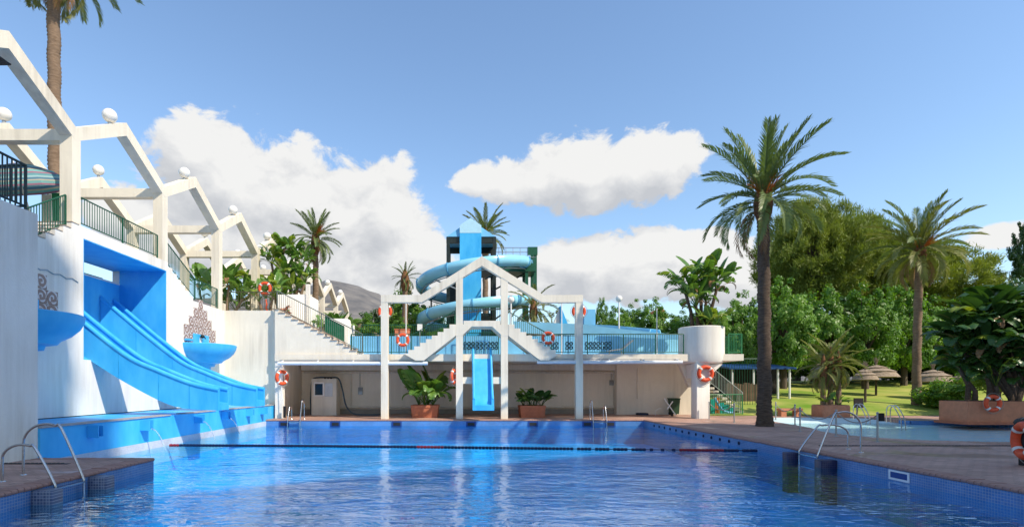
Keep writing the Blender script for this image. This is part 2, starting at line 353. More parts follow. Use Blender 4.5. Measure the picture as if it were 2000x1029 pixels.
def water_mat(name, tint, scale, strength, refl=.41):
    wm = bpy.data.materials.new(name); wm.use_nodes = True; nt = wm.node_tree; L = nt.links; nt.nodes.clear()
    out = nd(nt, 'OutputMaterial'); tr = nd(nt, 'BsdfTransparent'); tr.inputs[0].default_value = (*tint, 1)
    gl = nd(nt, 'BsdfGlossy'); gl.inputs['Roughness'].default_value = .015; gl.inputs[0].default_value = (.93, .97, 1, 1)
    fr = nd(nt, 'Fresnel'); fr.inputs[0].default_value = 1.27; mx = nd(nt, 'MixShader')
    geo = nd(nt, 'NewGeometry'); mp = nd(nt, 'Mapping'); mp.inputs['Scale'].default_value = (.55, 1.1, 1); mp.inputs['Rotation'].default_value = (0, 0, .16); L.new(geo.outputs['Position'], mp.inputs[0])
    n1 = nd(nt, 'TexNoise'); n1.inputs['Scale'].default_value = scale; n1.inputs['Detail'].default_value = 2.5; n1.inputs['Roughness'].default_value = .5; n1.inputs['Distortion'].default_value = .6; L.new(mp.outputs[0], n1.inputs['Vector'])
    n2 = nd(nt, 'TexNoise'); n2.inputs['Scale'].default_value = scale * .22; n2.inputs['Detail'].default_value = 2; L.new(mp.outputs[0], n2.inputs['Vector'])
    ad = nd(nt, 'Math', operation='MULTIPLY_ADD'); ad.inputs[1].default_value = 2.2; L.new(n2.outputs['Fac'], ad.inputs[0]); L.new(n1.outputs['Fac'], ad.inputs[2])
    bn = nd(nt, 'Bump'); bn.inputs['Distance'].default_value = .10; n3 = nd(nt, 'TexNoise'); n3.inputs['Scale'].default_value = .28; n3.inputs['Detail'].default_value = 3; L.new(mp.outputs[0], n3.inputs['Vector']); mr3 = nd(nt, 'MapRange'); mr3.inputs['From Min'].default_value = .35; mr3.inputs['From Max'].default_value = .65; mr3.inputs['To Min'].default_value = strength * .45; mr3.inputs['To Max'].default_value = strength * 1.6; L.new(n3.outputs['Fac'], mr3.inputs['Value']); L.new(mr3.outputs[0], bn.inputs['Strength']); L.new(ad.outputs[0], bn.inputs['Height'])
    L.new(bn.outputs[0], gl.inputs['Normal']); L.new(bn.outputs[0], fr.inputs['Normal'])
    fk = nd(nt, 'Math', operation='MULTIPLY'); fk.inputs[1].default_value = refl; L.new(fr.outputs[0], fk.inputs[0]); L.new(fk.outputs[0], mx.inputs[0]); L.new(tr.outputs[0], mx.inputs[1]); L.new(gl.outputs[0], mx.inputs[2]); L.new(mx.outputs[0], out.inputs[0])
    return wm
WATER = water_mat('pool_water', (.55, .92, 1.0), 4.6, .27)
WATER2 = water_mat('shallow_water', (.82, .95, .98), 4.4, .25, .4)
m = MB(); m.add([(XDK, 2.2, ZW), (XR, 2.2, ZW), (XR, YB, ZW), (XL, YB, ZW), (XL, YD, ZW), (XDK, YD, ZW)], [(0, 1, 2, 3, 4, 5)])
w = struct(m, 'pool_water', WATER)

# decks are slabs on the ground
cw = .30                                          # coping width
m = MB(); m.box((XL - .05, -8, -2.3), (XDK - cw, YD - cw, 0)); struct(m, 'left_deck', DECK)
m = MB(); m.box((XDK - cw, -8, -2.3), (XR + cw, 1.7, 0)); struct(m, 'near_deck', DECK)
m = MB(); m.box((XL, YB + cw, -2.3), (XR + cw, 31.2, 0)); struct(m, 'back_deck', DECK)
kid = [(14.5, 26.0), (13.9, 23), (13.45, 20.6), (12.75, 19.0), (12.6, 17.7), (12.9, 16.7), (13.6, 15.9), (15.2, 15.4), (18, 15.25), (22, 15.4), (24, 16.5), (25, 19), (24.5, 22), (23.8, 24.0), (23.0, 24.7), (21.0, 25.0), (20.8, 25.4), (20.6, 27.2), (18, 27.8), (16, 27.5)]
outer = [(XR + cw, -8), (60, -8), (60, 30.5), (30, 29.2), (20.5, 28.9), (12.9, 30.8), (12.9, 31.2), (XR + cw, 31.2)]
hole = list(reversed(kid)); allp = outer + hole
tris = tessellate_polygon([[Vector((*p, 0)) for p in outer], [Vector((*p, 0)) for p in hole]])
m = MB(); m.add([(*p, 0) for p in allp], [tuple(t) for t in tris])
for lp in (outer, hole):
    n = len(lp); m.add([(*p, 0) for p in lp] + [(*p, -1.0) for p in lp], [(i, (i + 1) % n, (i + 1) % n + n, i + n) for i in range(n)])
struct(m, 'right_deck', DECK, smooth=0)

# children's pool: white beach sloping into shallow water
KW = mat('white_pool_render', (.60, .76, .80), rough=.6, var=.06)
m = MB(); fl = []
for (x, y) in kid:
    t = min(1, max(0, (27.5 - y) / 3.2)); fl.append((x, y, -.02 - .22 * t - max(0, (24.3 - y)) * .05))
cpt = (18, 21, -.45)
n = len(kid); m.add(fl + [cpt, (18, 24.3, -.24)], [])
tr2 = tessellate_polygon([[Vector((*p, 0)) for p in kid]])
m.f += [tuple(t) for t in tr2]
struct(m, 'shallow_pool_floor', KW, smooth=0)
m = MB(); m.add([(x, y, -.16) for (x, y) in kid], [tuple(t) for t in tr2]); struct(m, 'shallow_pool_water', WATER2, smooth=0)
m = MB(); seg = [(25, 19), (24.5, 22), (23.8, 24.0), (23.0, 24.7), (21.0, 25.0), (20.8, 25.4)]
for a, b in zip(seg, seg[1:]):
    m.beam((a[0] - .05, a[1] - .05, -.32), (b[0] - .05, b[1] - .05, -.32), .12, .62)
struct(m, 'shallow_pool_wall', MOSY)

# ------------------------------------------------------------------ coping: bull-nosed bricks laid side by side
def bullnose(w, l, h):
    """one brick, nose towards +x"""
    prof = [(0, 0), (l - h * .5, 0), (l - h * .18, h * .12), (l, h * .42), (l, h * .62), (l - h * .18, h * .9), (l - h * .5, h), (0, h)]
    mb = MB(); mb.prism(prof, -w / 2, w / 2, 'xz'); return mb
BRK = [mesh_only(bullnose(.112, cw + .03, .075), 'coping_brick', COPING, 50), mesh_only(bullnose(.108, cw + .024, .079), 'coping_brick', COPING, 50), mesh_only(bullnose(.114, cw + .028, .073), 'coping_brick', COPING, 50)]
rb = random.Random(2)
def coping_run(name, p, q, nose, ind=True, pitch=.122):
    p, q = Vector((*p, -.075)), Vector((*q, -.075)); d = q - p; n = max(1, int(d.length / pitch)); d /= n
    rz = math.atan2(nose[1], nose[0])
    bed = MB(); nv = Vector((*nose, 0)) * cw; bed.add([p, q, q + nv * .93, p + nv * .93, *(x + Vector((0, 0, .055)) for x in (p, q, q + nv * .93, p + nv * .93))], [(0,3,2,1),(4,5,6,7),(0,1,5,4),(1,2,6,5),(2,3,7,6),(3,0,4,7)])
    root = struct(bed, name, mat('mortar', (.36, .30, .26), rough=.9))
    if ind:
        for i in range(n):
            c = p + d * (i + .5)
            piece('brick', BRK[rb.randrange(3)], root, c + Vector((0, 0, rb.uniform(-.002, .003))), (0, 0, rz + rb.uniform(-.006, .006)))
    else:
        mb = MB(); src = bullnose(.112, cw + .03, .075); M = Matrix.Rotation(rz, 4, 'Z')
        for i in range(n):
            c = p + d * (i + .5); mb.add([c + M @ Vector(v) for v in src.v], src.f)
        o = mb.build('brick_row', COPING, root, smooth=0); o['kind'] = 'stuff'
    return root
coping_run('left_coping', (XDK - cw, 1.7), (XDK - cw, YD), (1, 0))
coping_run('step_coping', (XL + .02, YD - cw), (XDK - cw, YD - cw), (0, 1))
coping_run('right_coping', (XR + cw, 1.7), (XR + cw, 16.0), (-1, 0))
coping_run('right_coping', (XR + cw, 16.0), (XR + cw, YB + cw), (-1, 0), ind=False)
coping_run('back_coping', (XL, YB + cw), (XR, YB + cw), (0, -1), ind=False)
coping_run('near_coping', (XDK, 1.7), (XR, 1.7), (0, 1), ind=False)

# ------------------------------------------------------------------ lawn and upper ground
rl = random.Random(4)
def lawn_z(x, y): 
    t = min(1, max(0, (y - 29.2) / 22)); return .02 + 2.1 * t * (1.25 - .25 * t) + .12 * math.sin(x * .35) * t
m = MB(); nx, ny = 60, 40; vs_ = []
for j in range(ny + 1):
    for i in range(nx + 1):
        x = 13.2 + 90 * i / nx; y = 29.0 + 90 * (j / ny) ** 1.3
        vs_.append((x, y, lawn_z(x, y)))
m.add(vs_, [(j * (nx + 1) + i, j * (nx + 1) + i + 1, (j + 1) * (nx + 1) + i + 1, (j + 1) * (nx + 1) + i) for j in range(ny) for i in range(nx)])
struct(m, 'lawn', GRASSM)
m = MB(); m.box((-6.2, 31.12, -2.3), (12.7, 75, 4.2)); struct(m, 'garden_terrace', EARTH)
m = MB(); m.box((-60, 32.5, -2.3), (-6.22, 75, 5.42)); struct(m, 'upper_terrace', EARTH)
# far hill
m = MB(); vs_ = []; nx, ny = 90, 26
rh = np.random.RandomState(3)
def ridge(px):
    pts = [(500, 590), (600, 568), (640, 556), (665, 558), (700, 566), (745, 585), (775, 606), (850, 640), (1000, 690), (1300, 715), (2100, 725)]
    xs, ys = zip(*pts); return float(np.interp(px, xs, ys))
for j in range(ny + 1):
    t = j / ny
    for i in range(nx + 1):
        px = 300 + 1800 * i / nx; d = 1500 + 1500 * t
        zt = PZ(ridge(px), 3000) + 2
        z = zt * (math.sin(t * math.pi / 2) ** 1.4) + 14 * math.sin(px * .05 + t * 9) * t * (1 - t) + rh.uniform(-9, 9) * (.3 if t == 1 else 1) * (t > 0)
        vs_.append((PX(px, d), d, z - 3))
m.add(vs_, [(j * (nx + 1) + i, j * (nx + 1) + i + 1, (j + 1) * (nx + 1) + i + 1, (j + 1) * (nx + 1) + i) for j in range(ny) for i in range(nx)])
struct(m, 'hill', ROCK, smooth=60)
# ------------------------------------------------------------------ left side: terraces, walls, slide recess
TL, TH = 5.42, 6.67                               # lower and upper terrace levels
Y1, Y2 = 16.96, 21.7                              # slide recess
# foreground terrace block
m = MB(); m.box((-30, -8, -2.3), (-9.55, YD, 5.45)); o = m.build('terrace_wall', WHITE); tag(o, 'tall plain white terrace wall in shade at the left edge, beside the left deck', 'wall')
# ledge over the low blue wall
lw = thing('fountain_wall', 'low bright blue wall with a ledge running along the left side of the pool', 'wall', (-10.8, 19, -2.3))
m = MB(); m.box((XW, YD, -2.3), (XL, 26.9, .655)); m.build('wall', BLUE, lw)
m = MB(); m.box((XL - .30, YD + .01, .657), (XL + .035, 17.25, .69)); m.build('stone_edge', mat('grey_stone', (.36, .34, .33), rough=.8, var=.2), lw)
m = MB(); m.box((XL - .30, 18.15, .657), (XL + .035, 20.4, .69)); m.build('stone_edge', MATS['grey_stone'], lw)
m = MB(); m.box((XL - .30, 21.45, .657), (XL + .035, 26.88, .69)); m.build('stone_edge', MATS['grey_stone'], lw)
m = MB(); m.box((XL, YD + .02, -.8), (XL + .018, 26.18, -.08)); m.build('waterline_tiles', MOSW, lw)
for yy in (13.55, 15.75, 18.9, 21.0, 23.4, 25.0):
    m = MB(); m.box((XL + .003, yy - .11, .30), (XL + .30, yy + .11, .33)); m.box((XL + .003, yy - .11, .33), (XL + .28, yy - .085, .60)); m.box((XL + .003, yy + .085, .33), (XL + .28, yy + .11, .60)); m.build('spout', BLUE, lw)
WJET = bpy.data.materials.new('falling_water'); WJET.use_nodes = True
_p = WJET.node_tree.nodes['Principled BSDF']; _p.inputs['Base Color'].default_value = (.85, .93, 1, 1); _p.inputs['Roughness'].default_value = .05; _p.inputs['Transmission Weight'].default_value = .85; _p.inputs['IOR'].default_value = 1.33
for yy, n_ in ((15.75, 'nearest to the left deck'), (18.9, 'beside the end of the near blue slide'), (21.0, 'beside the end of the far blue slide')):
    m = MB(); m.tube([(XL + .28 + .42 * t, yy, .345 - .62 * t * t - .03 * t) for t in [i / 10 for i in range(11)]], [.022 - .009 * i / 10 for i in range(11)], 6)
    tag(m.build('water_jet', WJET), 'thin jet of water falling from the spout ' + n_, 'water jet', 'jets from the low blue wall')

# upper wall with its recess
uw = thing('slide_wall', 'white upper wall with stepped stair top and a bright blue recess for two slides', 'wall', (-13, 19, .66))
def stair_poly(y0, y1, z0, z1, n, zb):
    """profile in (y,z): n steps from z0 at y0 to z1 at y1 above zb"""
    pts = [(y0, zb)]; dy = (y1 - y0) / n; dz = (z1 - z0) / n
    for i in range(n):
        za = z0 + dz * (i + 1) if z1 > z0 else z0 + dz * i
        pts += [(y0 + dy * i, za), (y0 + dy * (i + 1), za)]
    pts.append((y1, zb)); return pts
NS = 5
poly = [(YD, .68), (YD, 5.45), (14.75, 5.45)]
for i in range(NS):
    z = 5.45 + (TH - 5.45) * (i + 1) / (NS + 1); poly += [(14.75 + i * .34, z), (14.75 + (i + 1) * .34, z)]
poly += [(16.45, TH), (Y1, TH), (Y1, .68)]
m = MB(); m.prism(poly, -14.3, XW, 'yz'); m.build('near_wall', WHITE, uw)
m = MB()
for i in range(NS + 1):                           # worn terracotta nosings on the steps
    z = 5.45 + (TH - 5.45) * (i + 1) / (NS + 1); m.box((-14.28, 14.75 + i * .34 - .02, z - .10 + .103), (XW + .02, 14.75 + i * .34 + .30, z + .018))
m.build('stair_treads', mat('worn_terracotta', (.34, .20, .13), rough=.9, color2=(.50, .40, .30), vscale=5), uw)
m = MB(); m.box((-14.3, Y1, 6.3), (XW, Y2, TH)); m.build('lintel', WHITE, uw)
m = MB(); m.box((-14.3, Y1, .68), (XW, Y2, 2.45)); m.build('lower_wall', WHITE, uw)
poly = [(Y2, .68), (Y2, TH)] 
ns = 7
for i in range(ns): poly += [(Y2 + .12 + i * .335, TH - (TH - TL) * i / ns), (Y2 + .12 + i * .335, TH - (TH - TL) * (i + 1) / ns)]
poly += [(26.9, TL), (26.9, .68)]
m = MB(); m.prism(poly, -14.3, XW, 'yz'); m.build('far_wall', WHITE, uw)
# blue recess lining
rc = MB(); rc.box((-14.30, Y1 + .002, 2.45), (-14.0, Y2 - .002, 5.70)); m = rc; back = m.build('recess_back', BLUE, uw)
m = MB(); m.box((-14.0, Y2 - .03, 2.2), (XW - .004, Y2 - .003, 6.29)); m.build('recess_side', BLUE, uw)
m = MB(); m.box((-14.3, Y1 + .003, 2.2), (XW - .004, Y1 + .03, 6.29)); m.build('recess_side', BLUE, uw)
m = MB(); m.box((-14.3, Y1 + .031, 6.27), (XW - .004, Y2 - .031, 6.298)); m.build('recess_ceiling', BLUEL if False else BLUE, uw)
m = MB(); m.box((-14.0, Y1 + .031, 5.70), (-13.75, Y1 + .5, 6.268)); m.build('recess_pier', BLUE, uw)
m = MB(); m.box((-14.30, Y1 + .032, 5.70), (-13.98, Y2 - .032, 5.76)); m.build('window_sill', WHITE, uw)
# corner block and landing at the far end
cb = MB(); cb.box((XW - .02, 26.9, -2.3), (-9.4, 32.4, TL)); o = cb.build('corner_wall', CREAM); tag(o, 'cream end wall facing the pool between the slide wall and the descending stair', 'wall')
m = MB(); m.box((-60, YD + .02, -2.3), (-14.32, 32.4, 5.0)); struct(m, 'rear_terrace', EARTH)
m = MB(); m.box((-14.3, 26.92, -2.3), (XW - .04, 32.4, TL - .01)); struct(m, 'rear_landing', CREAM)
# stair running down to the slab (in front of the garden)
sw = thing('stair_wall', 'cream stair wall stepping down from the upper terrace to the slab', 'stair', (-7, 27, 2.85))
poly = [(-9.395, 2.86), (-9.395, TL)]; n = 13; x0, x1 = -9.2, -5.0
for i in range(n): poly += [(x0 + (x1 - x0) * i / n, TL - (TL - 3.2) * i / n), (x0 + (x1 - x0) * i / n, TL - (TL - 3.2) * (i + 1) / n)]
poly += [(x1, 3.202), (x1, 2.86)]
m = MB(); m.prism(poly, 26.55, 28.4, 'xz'); m.build('wall', CREAM, sw)
for i in range(n):
    z = TL - (TL - 3.2) * i / n; xx = x0 + (x1 - x0) * (i - 1) / n
    m = MB(); m.box((xx - .0, 26.5, z + .002), (xx + .34, 28.38, z + .03)); m.build('tread', MATS['worn_terracotta'], sw)

# ------------------------------------------------------------------ twin slides
def bez(pts, n=8):
    """Catmull-Rom through (x,z) points"""
    out = []; P = [pts[0]] + pts + [pts[-1]]
    for i in range(1, len(P) - 2):
        for k in range(n):
            t = k / n; a, b, c, d = P[i-1], P[i], P[i+1], P[i+2]
            out.append(tuple(.5 * (2*b[j] + (c[j]-a[j])*t + (2*a[j]-5*b[j]+4*c[j]-d[j])*t*t + (-a[j]+3*b[j]-3*c[j]+d[j])*t**3) for j in range(2)))
    out.append(pts[-1]); return out
def water_slide(y0, y1, label):
    top = bez([(-13.98, 5.02), (-12.3, 3.61), (-10.93, 2.56), (-9.98, 2.12), (-8.85, 1.68), (-7.96, 1.48)])
    bot = bez([(-13.98, 3.6), (-12.3, 2.55), (-11.1, 1.79), (-9.86, 1.13), (-9.07, .885), (-7.96, .81)])
    t = thing('water_slide', label, 'water slide', (-11, (y0 + y1) / 2, .7), 'twin blue slides'); tk = .085
    zf = np.interp([p[0] for p in top], [p[0] for p in bot], [p[1] for p in bot])
    flo = [(p[0], p[1] - .50 if p[0] < -9 else p[1] - .50 + .06 * (p[0] + 9)) for p in top]
    for a, b in ((y0, y0 + tk), (y1 - tk, y1)):
        m = MB(); m.prism(top + list(reversed(bot)), a, b, 'xz'); sdp = m.build('side', BLUE, t)
        r = MB(); r.tube([(p[0], (a + b) / 2, p[1]) for p in top], .08, 10); r.build('rim', BLUE, sdp)
    m = MB(); m.prism([p for p in flo] + [(p[0] - .004, p[1] + .006) for p in reversed(bot)], y0 + tk, y1 - tk, 'xz'); m.build('chute', BLUE, t, smooth=30)
    for xj in (-12.6, -11.2, -9.9, -8.9):
        zt_ = float(np.interp(xj, [p[0] for p in top], [p[1] for p in top])); zb_ = float(np.interp(xj, [p[0] for p in bot], [p[1] for p in bot]))
        m = MB(); m.box((xj - .012, y0 - .006, zb_ + .02), (xj + .012, y0 + .004, zt_ - .03)); m.build('joint', mat('blue_joint', (.02, .33, .68), rough=.5, var=.2), t)
    return t
water_slide(17.3, 18.07, 'near bright blue slide leaving the recess, closer to the camera')
water_slide(20.5, 21.35, 'far bright blue slide leaving the recess, further from the camera')

# ------------------------------------------------------------------ wall fountains with tile pictures
def tile_picture_mat():
    m_ = bpy.data.materials.new('painted_scroll_tile'); m_.use_nodes = True; nt = m_.node_tree; L = nt.links; p = nt.nodes['Principled BSDF']; p.inputs['Roughness'].default_value = .25
    tc = nd(nt, 'TexCoord'); sp = nd(nt, 'SeparateXYZ'); L.new(tc.outputs['Object'], sp.inputs[0]); cb_ = nd(nt, 'CombineXYZ'); L.new(sp.outputs[1], cb_.inputs[0]); L.new(sp.outputs[2], cb_.inputs[1])
    at = nd(nt, 'Math', operation='ARCTAN2'); L.new(sp.outputs[1], at.inputs[0]); L.new(sp.outputs[2], at.inputs[1])
    ln = nd(nt, 'VectorMath', operation='LENGTH'); L.new(cb_.outputs[0], ln.inputs[0])
    k = nd(nt, 'Math', operation='MULTIPLY_ADD'); L.new(ln.outputs['Value'], k.inputs[0]); k.inputs[1].default_value = 46; L.new(at.outputs[0], k.inputs[2])
    s = nd(nt, 'Math', operation='SINE'); L.new(k.outputs[0], s.inputs[0])
    rr = nd(nt, 'ValToRGB'); rr.color_ramp.elements[0].position = .56; rr.color_ramp.elements[1].position = .70
    rr.color_ramp.elements[0].color = (.27, .18, .155, 1); rr.color_ramp.elements[1].color = (.62, .575, .58, 1)
    n = nd(nt, 'TexNoise'); n.inputs['Scale'].default_value = 9; L.new(tc.outputs['Object'], n.inputs['Vector'])
    ad = nd(nt, 'Math', operation='MULTIPLY_ADD'); ad.inputs[1].default_value = 1.2; ad.inputs[2].default_value = -.2; L.new(n.outputs['Fac'], ad.inputs[0])
    mm = nd(nt, 'Math', operation='MULTIPLY_ADD'); mm.inputs[1].default_value = .42; L.new(s.outputs[0], mm.inputs[0]); L.new(ad.outputs[0], mm.inputs[2])
    L.new(mm.outputs[0], rr.inputs[0]); L.new(rr.outputs[0], p.inputs['Base Color']); return m_
PICT = tile_picture_mat()
TS = .42
tile_me = mesh_only(MB().box((0, -TS / 2 + .006, -TS / 2 + .006), (.02, TS / 2 - .006, TS / 2 - .006)), 'tile', PICT, 0)
def fountain(yc, zr, label, label2):
    t = thing('wall_fountain', label, 'fountain', (XW, yc, zr - 1.2), 'blue wall fountains')
    prof = [(.02, -1.12), (.42, -1.12), (.46, -.98), (.60, -.96), (.64, -.84), (.90, -.80), (.98, -.70), (1.22, -.56), (1.42, -.36), (1.52, -.16), (1.55, .0), (1.50, .03), (1.42, .02), (1.30, -.18), (.9, -.42), (.02, -.5)]
    m = MB(); m.lathe(prof, 28, (XW, yc, zr), -math.pi / 2, math.pi / 2, cap=False); m.build('bowl', BLUE, t, smooth=35)
    m = MB(); m.box((XW + .003, yc - .72, zr - .02), (XW + .05, yc - .17, zr + .50)); m.box((XW + .003, yc + .17, zr - .02), (XW + .05, yc + .72, zr + .50)); m.box((XW + .003, yc - .17, zr + .42), (XW + .05, yc + .17, zr + .50)); m.build('blue_surround', BLUE, t)
    m = MB(); m.box((XW + .003, yc - 1.45, zr + .12), (XW + .22, yc - .95, zr + .2)); m.build('shelf', BLUE, t)
    m = MB(); m.sphere((XW + .1, yc, zr + .42), .09); m.tube([(XW + .04, yc, zr + .40), (XW + .2, yc, zr + .38), (XW + .24, yc, zr + .30)], .03); m.build('spout', MATS['dark_steel'], t)
    pic = thing('tile_picture', label2, 'tile picture', (XW, yc, zr), 'stepped tile pictures')
    rnd = random.Random(int(yc)); rows = [(zr + .22, 6), (zr + .64, 6), (zr + 1.06, 5), (zr + 1.48, 3), (zr + 1.88, 1.6)]
    for z, half in ((zr + .21, 1.47), (zr + .63, 1.47), (zr + 1.05, 1.05), (zr + 1.47, .63), (zr + 1.89, .21)):
        k = int(round(2 * half / TS)); 
        for i in range(k):
            y = yc - half + TS * (i + .5)
            if z < zr + .5 and abs(y - yc) < .75: continue
            piece('tile', tile_me, pic, (XW + .002, y, z), (rnd.choice((0, 1, 2, 3)) * math.pi / 2, 0, 0))
fountain(24.5, 3.47, 'light blue half-bowl wall fountain near the stair, in full sun', 'sunlit stepped picture of painted scroll tiles above the far fountain bowl')
fountain(14.4, 3.55, 'blue half-bowl wall fountain in shade beside the tall plain wall', 'shaded stepped picture of scroll tiles above the near fountain bowl')

# ------------------------------------------------------------------ pergola of house-shaped frames
pg = thing('pergola', 'long cream zigzag pergola of house-shaped concrete frames on the upper terrace', 'pergola', (XW - 2, 30, 5.4))
ys = [11.7 + 4.95 * k for k in range(10)]; ZT, ZP = 9.55, 11.05
XB = -16.5; bw = .38
def base_z(y, x): 
    if x > -14: return TH if Y1 - 1 < y < 22 else (TL if y > 22 else 5.45)
    return 5.0 if y < 32 else TL
for xr in (XW - .19, XB):
    for i, y in enumerate(ys):
        m = MB(); m.box((xr - bw / 2, y - bw / 2, base_z(y, xr)), (xr + bw / 2, y + bw / 2, ZT - .0)); m.build('column', PERG, pg)
        if i + 1 < len(ys):
            yn = ys[i + 1]; ym = (y + yn) / 2
            h = .40; hz = h / math.cos(math.atan2(ZP - ZT, ym - y))
            m = MB(); m.prism([(y, ZT - .30), (ym, ZP - hz), (yn, ZT - .30), (yn, ZT + .12), (ym, ZP), (y, ZT + .12)], xr - bw / 2 - .004, xr + bw / 2 + .004, 'yz')
            m.build('rafter', PERG, pg, smooth=20)
for y in ys:
    m = MB(); m.box((XB + bw / 2, y - .16, ZT - .34), (XW - .19 - bw / 2, y + .16, ZT + .01)); m.build('cross_beam', PERG, pg)
# globe lamps
def globe_lamp(loc, label, r=.235, group='globe lamps on the pergola'):
    t = thing('globe_lamp', label, 'lamp', loc, group)
    m = MB(); m.tube([(loc[0], loc[1], loc[2] - .06), (loc[0], loc[1], loc[2] + .10)], .06, 8); m.build('stem', GALV, t)
    m = MB(); m.sphere((loc[0], loc[1], loc[2] + .08 + r), r, 20, 12); m.build('globe', GLOBE, t)
ordn = ['first', 'second', 'third', 'fourth', 'fifth', 'sixth', 'seventh', 'eighth']
for k in range(1, 9):
    ym = ys[k] + 2.475 - .62; z = ZP - .62 * (ZP - ZT) / 2.475
    globe_lamp((XW - .19, ym, z), 'white globe lamp on the front zigzag beam of the pergola, %s peak from the left' % ordn[k - 1])
for k in range(1, 8):
    globe_lamp((XB, ys[k] + 2.475, ZP - .01), 'white globe lamp on the rear zigzag beam of the pergola, %s peak from the left' % ordn[k - 1])

# ------------------------------------------------------------------ railings
BALM = {}
def railing(name, label, pts, h=.95, pitch=.115, indiv=True, m_=None, rr=.011, post_every=None, gap=.10, group=None, rail_r=.024):
    """pts: list of 3D base points (polyline); upright balusters between a top and a bottom rail"""
    m_ = m_ or GREEN; pts = [Vector(p) for p in pts]
    t = thing(name, label, 'railing', pts[0], group)
    m = MB(); m.tube([p + Vector((0, 0, h)) for p in pts], rail_r, 8); m.build('top_rail', m_, t)
    m = MB(); m.tube([p + Vector((0, 0, gap)) for p in pts], rail_r * .8, 6); m.build('bottom_rail', m_, t)
    key = (round(h - gap, 3), rr, m_.name)
    if key not in BALM: BALM[key] = mesh_only(MB().tube([(0, 0, 0), (0, 0, h - gap)], rr, 6), 'baluster', m_)
    allm = MB()
    for a, b in zip(pts, pts[1:]):
        L_ = (b - a).length; n = max(2, int(L_ / pitch))
        for i in range(n + 1):
            p = a + (b - a) * (i / n)
            if indiv: piece('baluster', BALM[key], t, p + Vector((0, 0, gap)))
            else: allm.tube([p + Vector((0, 0, gap)), p + Vector((0, 0, h))], rr, 4)
    if not indiv: o = allm.build('balusters', m_, t); o['kind'] = 'stuff'
    for a in pts:
        m = MB(); m.beam(a, a + Vector((0, 0, h)), .045, .045); m.build('post', m_, t)
    return t
railing('terrace_railing', 'dark green railing on top of the tall shaded wall at the left edge', [(-9.62, 7.4, 5.45), (-9.62, 9.7, 5.45), (-9.62, 11.7, 5.45), (-11.9, 11.85, 5.45)], h=1.0, rr=.016, m_=mat('dark_green_paint', (.004, .022, .022), rough=.4, var=.2), rail_r=.03)
railing('stair_railing', 'green railing climbing the stair between the tall wall and the first pergola column', [(XW - .12, 14.85, 5.62), (XW - .12, 16.35, 6.55)], h=.92, rr=.014, gap=.06)
railing('slide_railing', 'green railing above the blue slide recess between two pergola columns', [(XW - .06, 16.85, TH), (XW - .06, 19, TH), (XW - .06, 21.15, TH)], h=.92, rr=.012)
railing('stair_railing', 'green railing stepping down beside the white stair beyond the slide recess', [(XW - .06, 21.65, TH - .05), (XW - .06, 24.1, TL + .08), (XW - .06, 26.3, TL + .02)], h=.95, indiv=True, rr=.012)
railing('landing_railing', 'brownish green railing along the landing above the cream end wall', [(XW + .2, 26.98, TL), (-10.8, 26.98, TL), (-9.45, 26.98, TL)], h=.95, rr=.011, m_=mat('rusty_green_paint', (.07, .065, .025), rough=.5, var=.4, vscale=6))
railing('stair_railing', 'grey railing down the cream stair towards the slab', [(-9.3, 26.62, TL), (-7.1, 26.62, 4.3), (-5.05, 26.62, 3.25)], h=.95, rr=.011, m_=mat('grey_green_paint', (.12, .14, .12), rough=.5, var=.3))
o = MB().prism([(-6.95, 4.33), (-5.95, 3.80), (-5.95, 4.60), (-6.95, 5.12)], 26.66, 26.67, 'xz').build('green_windbreak', GREENL); tag(o, 'bright green mesh panel tied to the railing of the cream stair', 'windbreak')
railing('rear_railing', 'dark railing seen through the window at the back of the slide recess', [(-15.6, 16.5, 5.3), (-15.6, 19.5, 5.3), (-15.6, 23, 5.3)], h=.95, rr=.012)
# ------------------------------------------------------------------ back building: slab, wall, pillars
ZS = 3.2
bb = thing('pool_gallery', 'long cream gallery with a flat slab roof across the far end of the pool', 'building', (1.5, 29, 0))
m = MB(); m.box((-9.39, 30.9, .002), (12.6, 31.1, 2.85)); m.build('back_wall', BEIGE, bb)
m = MB(); m.box((-9.39, 26.5, 2.852), (12.62, 31.1, ZS)); m.build('slab', CREAM, bb)
m = MB(); m.box((12.62, 26.4, 2.88), (13.9, 31.0, ZS - .004)); m.build('slab_end', CREAM, bb)
m = MB(); m.box((-9.3, 30.45, 2.52), (12.5, 30.89, 2.848)); m.build('ceiling_beam', CREAM, bb)
m = MB(); m.box((-9.3, 30.75, .002), (12.5, 30.89, .28)); m.build('skirting', mat('grey_render', (.30, .27, .23), rough=.9), bb)
m = MB(); m.tube([(-9.2, 30.7, .40), (8.7, 30.7, .40)], .05); m.build('pipe', CREAM, bb)
m = MB(); m.tube([(-9.2, 30.72, 2.40), (8.9, 30.72, 2.40)], .05); m.build('pipe', CREAM, bb)
m = MB(); m.tube([(-6.5, 30.72, .3), (-6.5, 30.72, 2.35), (-8.6, 30.72, 2.42)], .045); m.build('pipe', CREAM, bb)
m = MB(); m.box((8.7, 30.2, .002), (13.35, 30.88, 2.848)); m.build('inner_wall', CREAM, bb)
m = MB(); m.box((9.85, 30.14, .9), (9.99, 30.19, 2.6)); m.build('conduit', CREAM, bb)
m = MB(); m.prism([(11.72, 1.55), (12.15, 1.55), (13.5, 2.875), (11.15, 2.845)], 27.6, 27.9, 'xz'); m.build('end_bracket', CREAM, bb)
m = MB(); m.box((-9.395, 26.56, .002), (-9.02, 26.9, 2.848)); m.build('end_pillar', WHITE, bb)
